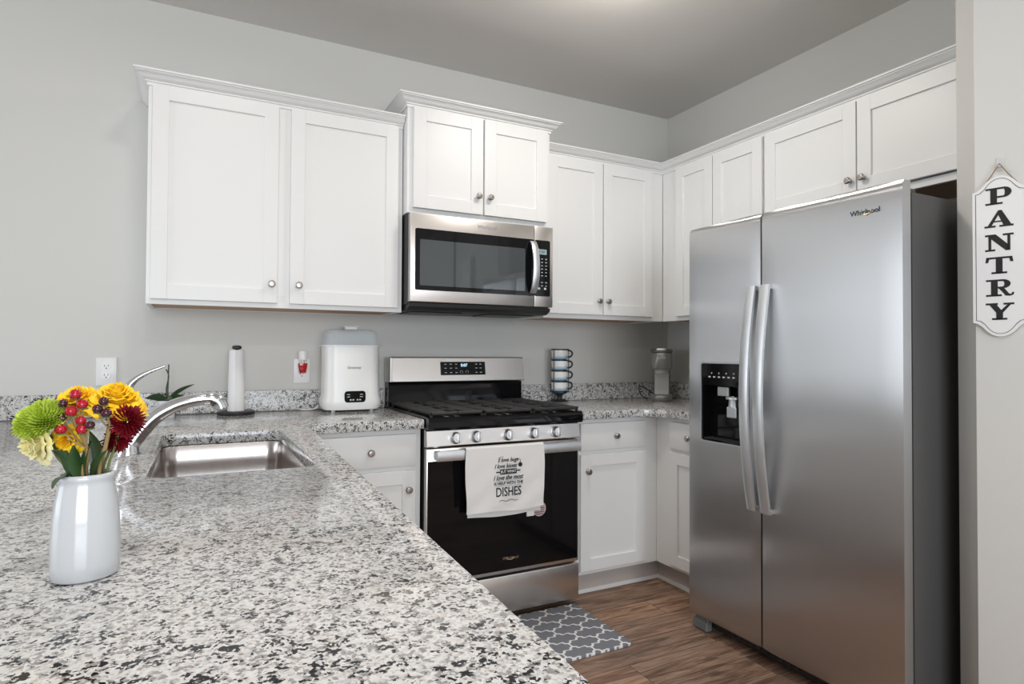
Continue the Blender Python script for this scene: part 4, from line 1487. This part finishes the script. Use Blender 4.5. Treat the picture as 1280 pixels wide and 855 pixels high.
# golden rose, large
f = thing('rose', (-2.85, -2.17, .94), 'wide open golden yellow bloom at the top right of the bouquet', 'flower')
b = B(); rose(b, (-2.842, -2.178, 1.118), (.20, -.35, 1), .040, 7, 8, .024); b.build('bloom', M_yel, f, 60)
b = B(); stem_to(b, (-2.845, -2.172, 1.115), -2.862, -2.185); b.build('stem', M_stem, f)
f = thing('rose', (-2.885, -2.165, .94), 'golden yellow bloom behind the red berries and lime flower', 'flower')
b = B(); rose(b, (-2.879, -2.172, 1.120), (-.15, -.4, 1), .032, 6, 7, .020); b.build('bloom', M_yel, f, 60)
b = B(); stem_to(b, (-2.878, -2.165, 1.115), -2.870, -2.18); b.build('stem', M_stem, f)
f = thing('rose', (-2.885, -2.20, .94), 'small golden bloom tucked low under the lime chrysanthemum', 'flower')
b = B(); rose(b, (-2.886, -2.196, 1.084), (-.1, -.8, -.1), .021, 4, 5, .014); b.build('bloom', M_yel, f, 60)
b = B(); stem_to(b, (-2.886, -2.196, 1.083), -2.872, -2.19); b.build('stem', M_stem, f)
f = thing('rose', (-2.92, -2.21, .94), 'pale cream-yellow drooping bloom at the lower left of the bouquet', 'flower')
b = B(); rose(b, (-2.907, -2.200, 1.083), (-.8, -.45, -.15), .028, 5, 6, .020, .9); b.build('bloom', M_pale, f, 60)
b = B(); stem_to(b, (-2.908, -2.196, 1.085), -2.880, -2.19); b.build('stem', M_stem, f)
# dark red chrysanthemums
f = thing('chrysanthemum', (-2.825, -2.20, .94), 'spiky dark red chrysanthemum at the right of the bouquet', 'flower')
b = B(); mum(b, (-2.825, -2.208, 1.103), 190, .009, (.35, -.6, .5), 5, .019, .0014, 1.9, .1, 1.0); b.build('bloom', M_red, f, 60)
b = B(); stem_to(b, (-2.832, -2.203, 1.098), -2.852, -2.19); b.build('stem', M_stem, f)
f = thing('chrysanthemum', (-2.84, -2.19, .94), 'dark red chrysanthemum facing down, below the spiky red one', 'flower')
b = B(); mum(b, (-2.838, -2.192, 1.083), 140, .008, (.5, -.5, -.5), 5, .018, .0015, 1.7, .2, 1.0); b.build('bloom', M_red, f, 60)
b = B(); stem_to(b, (-2.841, -2.190, 1.084), -2.856, -2.188); b.build('stem', M_stem, f)
# berry sprigs
NODE1 = Vector((-2.865, -2.212, 1.073))


def sprig(label, node, base, berries):
    f = thing('berry_sprig', (base[0], base[1], .94), label, 'berries', 'berry sprigs in the bouquet')
    b = B(); stem_to(b, node, base[0], base[1], .0024)
    for p, r, m_ in berries:
        p = Vector(p)
        b.tube(smoothpath([node, node.lerp(p, .5) + Vector((rnd(-.002, .002), 0, -.003)), p], 4), .0011, 6)
    b.build('stem', M_stembr, f)
    for p, r, m_ in berries:
        bb = B(); bb.sphere(p, r, seg=18, sc=(1, 1, .95)); bb.sphere((p[0], p[1] - .0, p[2] + r * .93), r * .12, seg=8)
        bo = bb.build('berry', m_, f, 80)
        bb = B()
        for a in range(5):
            an = a * 72
            leaf(bb, (p[0], p[1], p[2] - r * .9), (p[0] + r * .95 * math.cos(R(an)), p[1] + r * .95 * math.sin(R(an)), p[2] - r * .75), r * .35, n=3)
        bb.build('sepal', M_stem, bo, 60)


yb = -2.222


def bp_(x, z, y=yb): return (x, y, z)


sprig('berry sprig with glossy red berries at the front of the bouquet', NODE1, (-2.869, -2.200),
      [(bp_(-2.877, 1.140), .0066, M_bred), (bp_(-2.870, 1.128), .0064, M_bred), (bp_(-2.881, 1.120), .0067, M_bred),
       (bp_(-2.891, 1.099), .0064, M_bred), (bp_(-2.870, 1.098), .0065, M_bred), (bp_(-2.871, 1.108), .0058, M_bred)])
sprig('berry sprig with plum-dark berries on the left of the red ones', Vector((-2.867, -2.206, 1.073)), (-2.872, -2.202),
      [(bp_(-2.890, 1.129, -2.216), .0052, M_bdark), (bp_(-2.891, 1.112, -2.216), .0055, M_bdark), (bp_(-2.861, 1.103, -2.228), .0052, M_bdark)])
sprig('berry sprig with plum-dark berries in front of the golden bloom', Vector((-2.843, -2.214, 1.096)), (-2.858, -2.200),
      [(bp_(-2.848, 1.131, -2.226), .0055, M_bdark), (bp_(-2.854, 1.122, -2.226), .0058, M_bdark), (bp_(-2.845, 1.117, -2.228), .0060, M_bdark)])
# leaves
for bs, tp, w_, tw_, lb in (((-2.868, -2.205, 1.035), (-2.862, -2.212, 1.082), .010, 1.3, 'dark green leaf upright in the middle of the bouquet'),
                       ((-2.872, -2.204, 1.035), (-2.880, -2.212, 1.078), .009, 1.5, 'dark green leaf upright left of the middle stems'),
                       ((-2.884, -2.208, 1.042), (-2.898, -2.226, 1.030), .008, .3, 'small green leaf folding over the left rim of the vase'),
                       ((-2.876, -2.200, 1.045), (-2.906, -2.208, 1.077), .005, .9, 'narrow green leaf reaching left under the pale bloom'),
                       ((-2.852, -2.198, 1.035), (-2.846, -2.206, 1.075), .008, 1.4, 'dark green leaf on the right below the red flowers'),
                       ((-2.862, -2.206, 1.038), (-2.845, -2.214, 1.070), .007, 1.0, 'slim green leaf leaning right among the berry stems'),
                       ((-2.878, -2.200, 1.036), (-2.893, -2.206, 1.075), .008, 1.2, 'dark green leaf behind the low golden bloom'),
                       ((-2.86, -2.18, 1.035), (-2.868, -2.175, 1.090), .012, 1.5, 'broad dark leaf at the back of the bouquet')):
    b = B(); leaf(b, bs, tp, w_, .003, twist=tw_)
    b.tube([(bs[0] + .002, bs[1] + .004, .95), bs], .001, 6)
    tag(b.build('leaf_sprig', M_leafg, None, 60), lb, 'leaf', 'leaves in the bouquet')
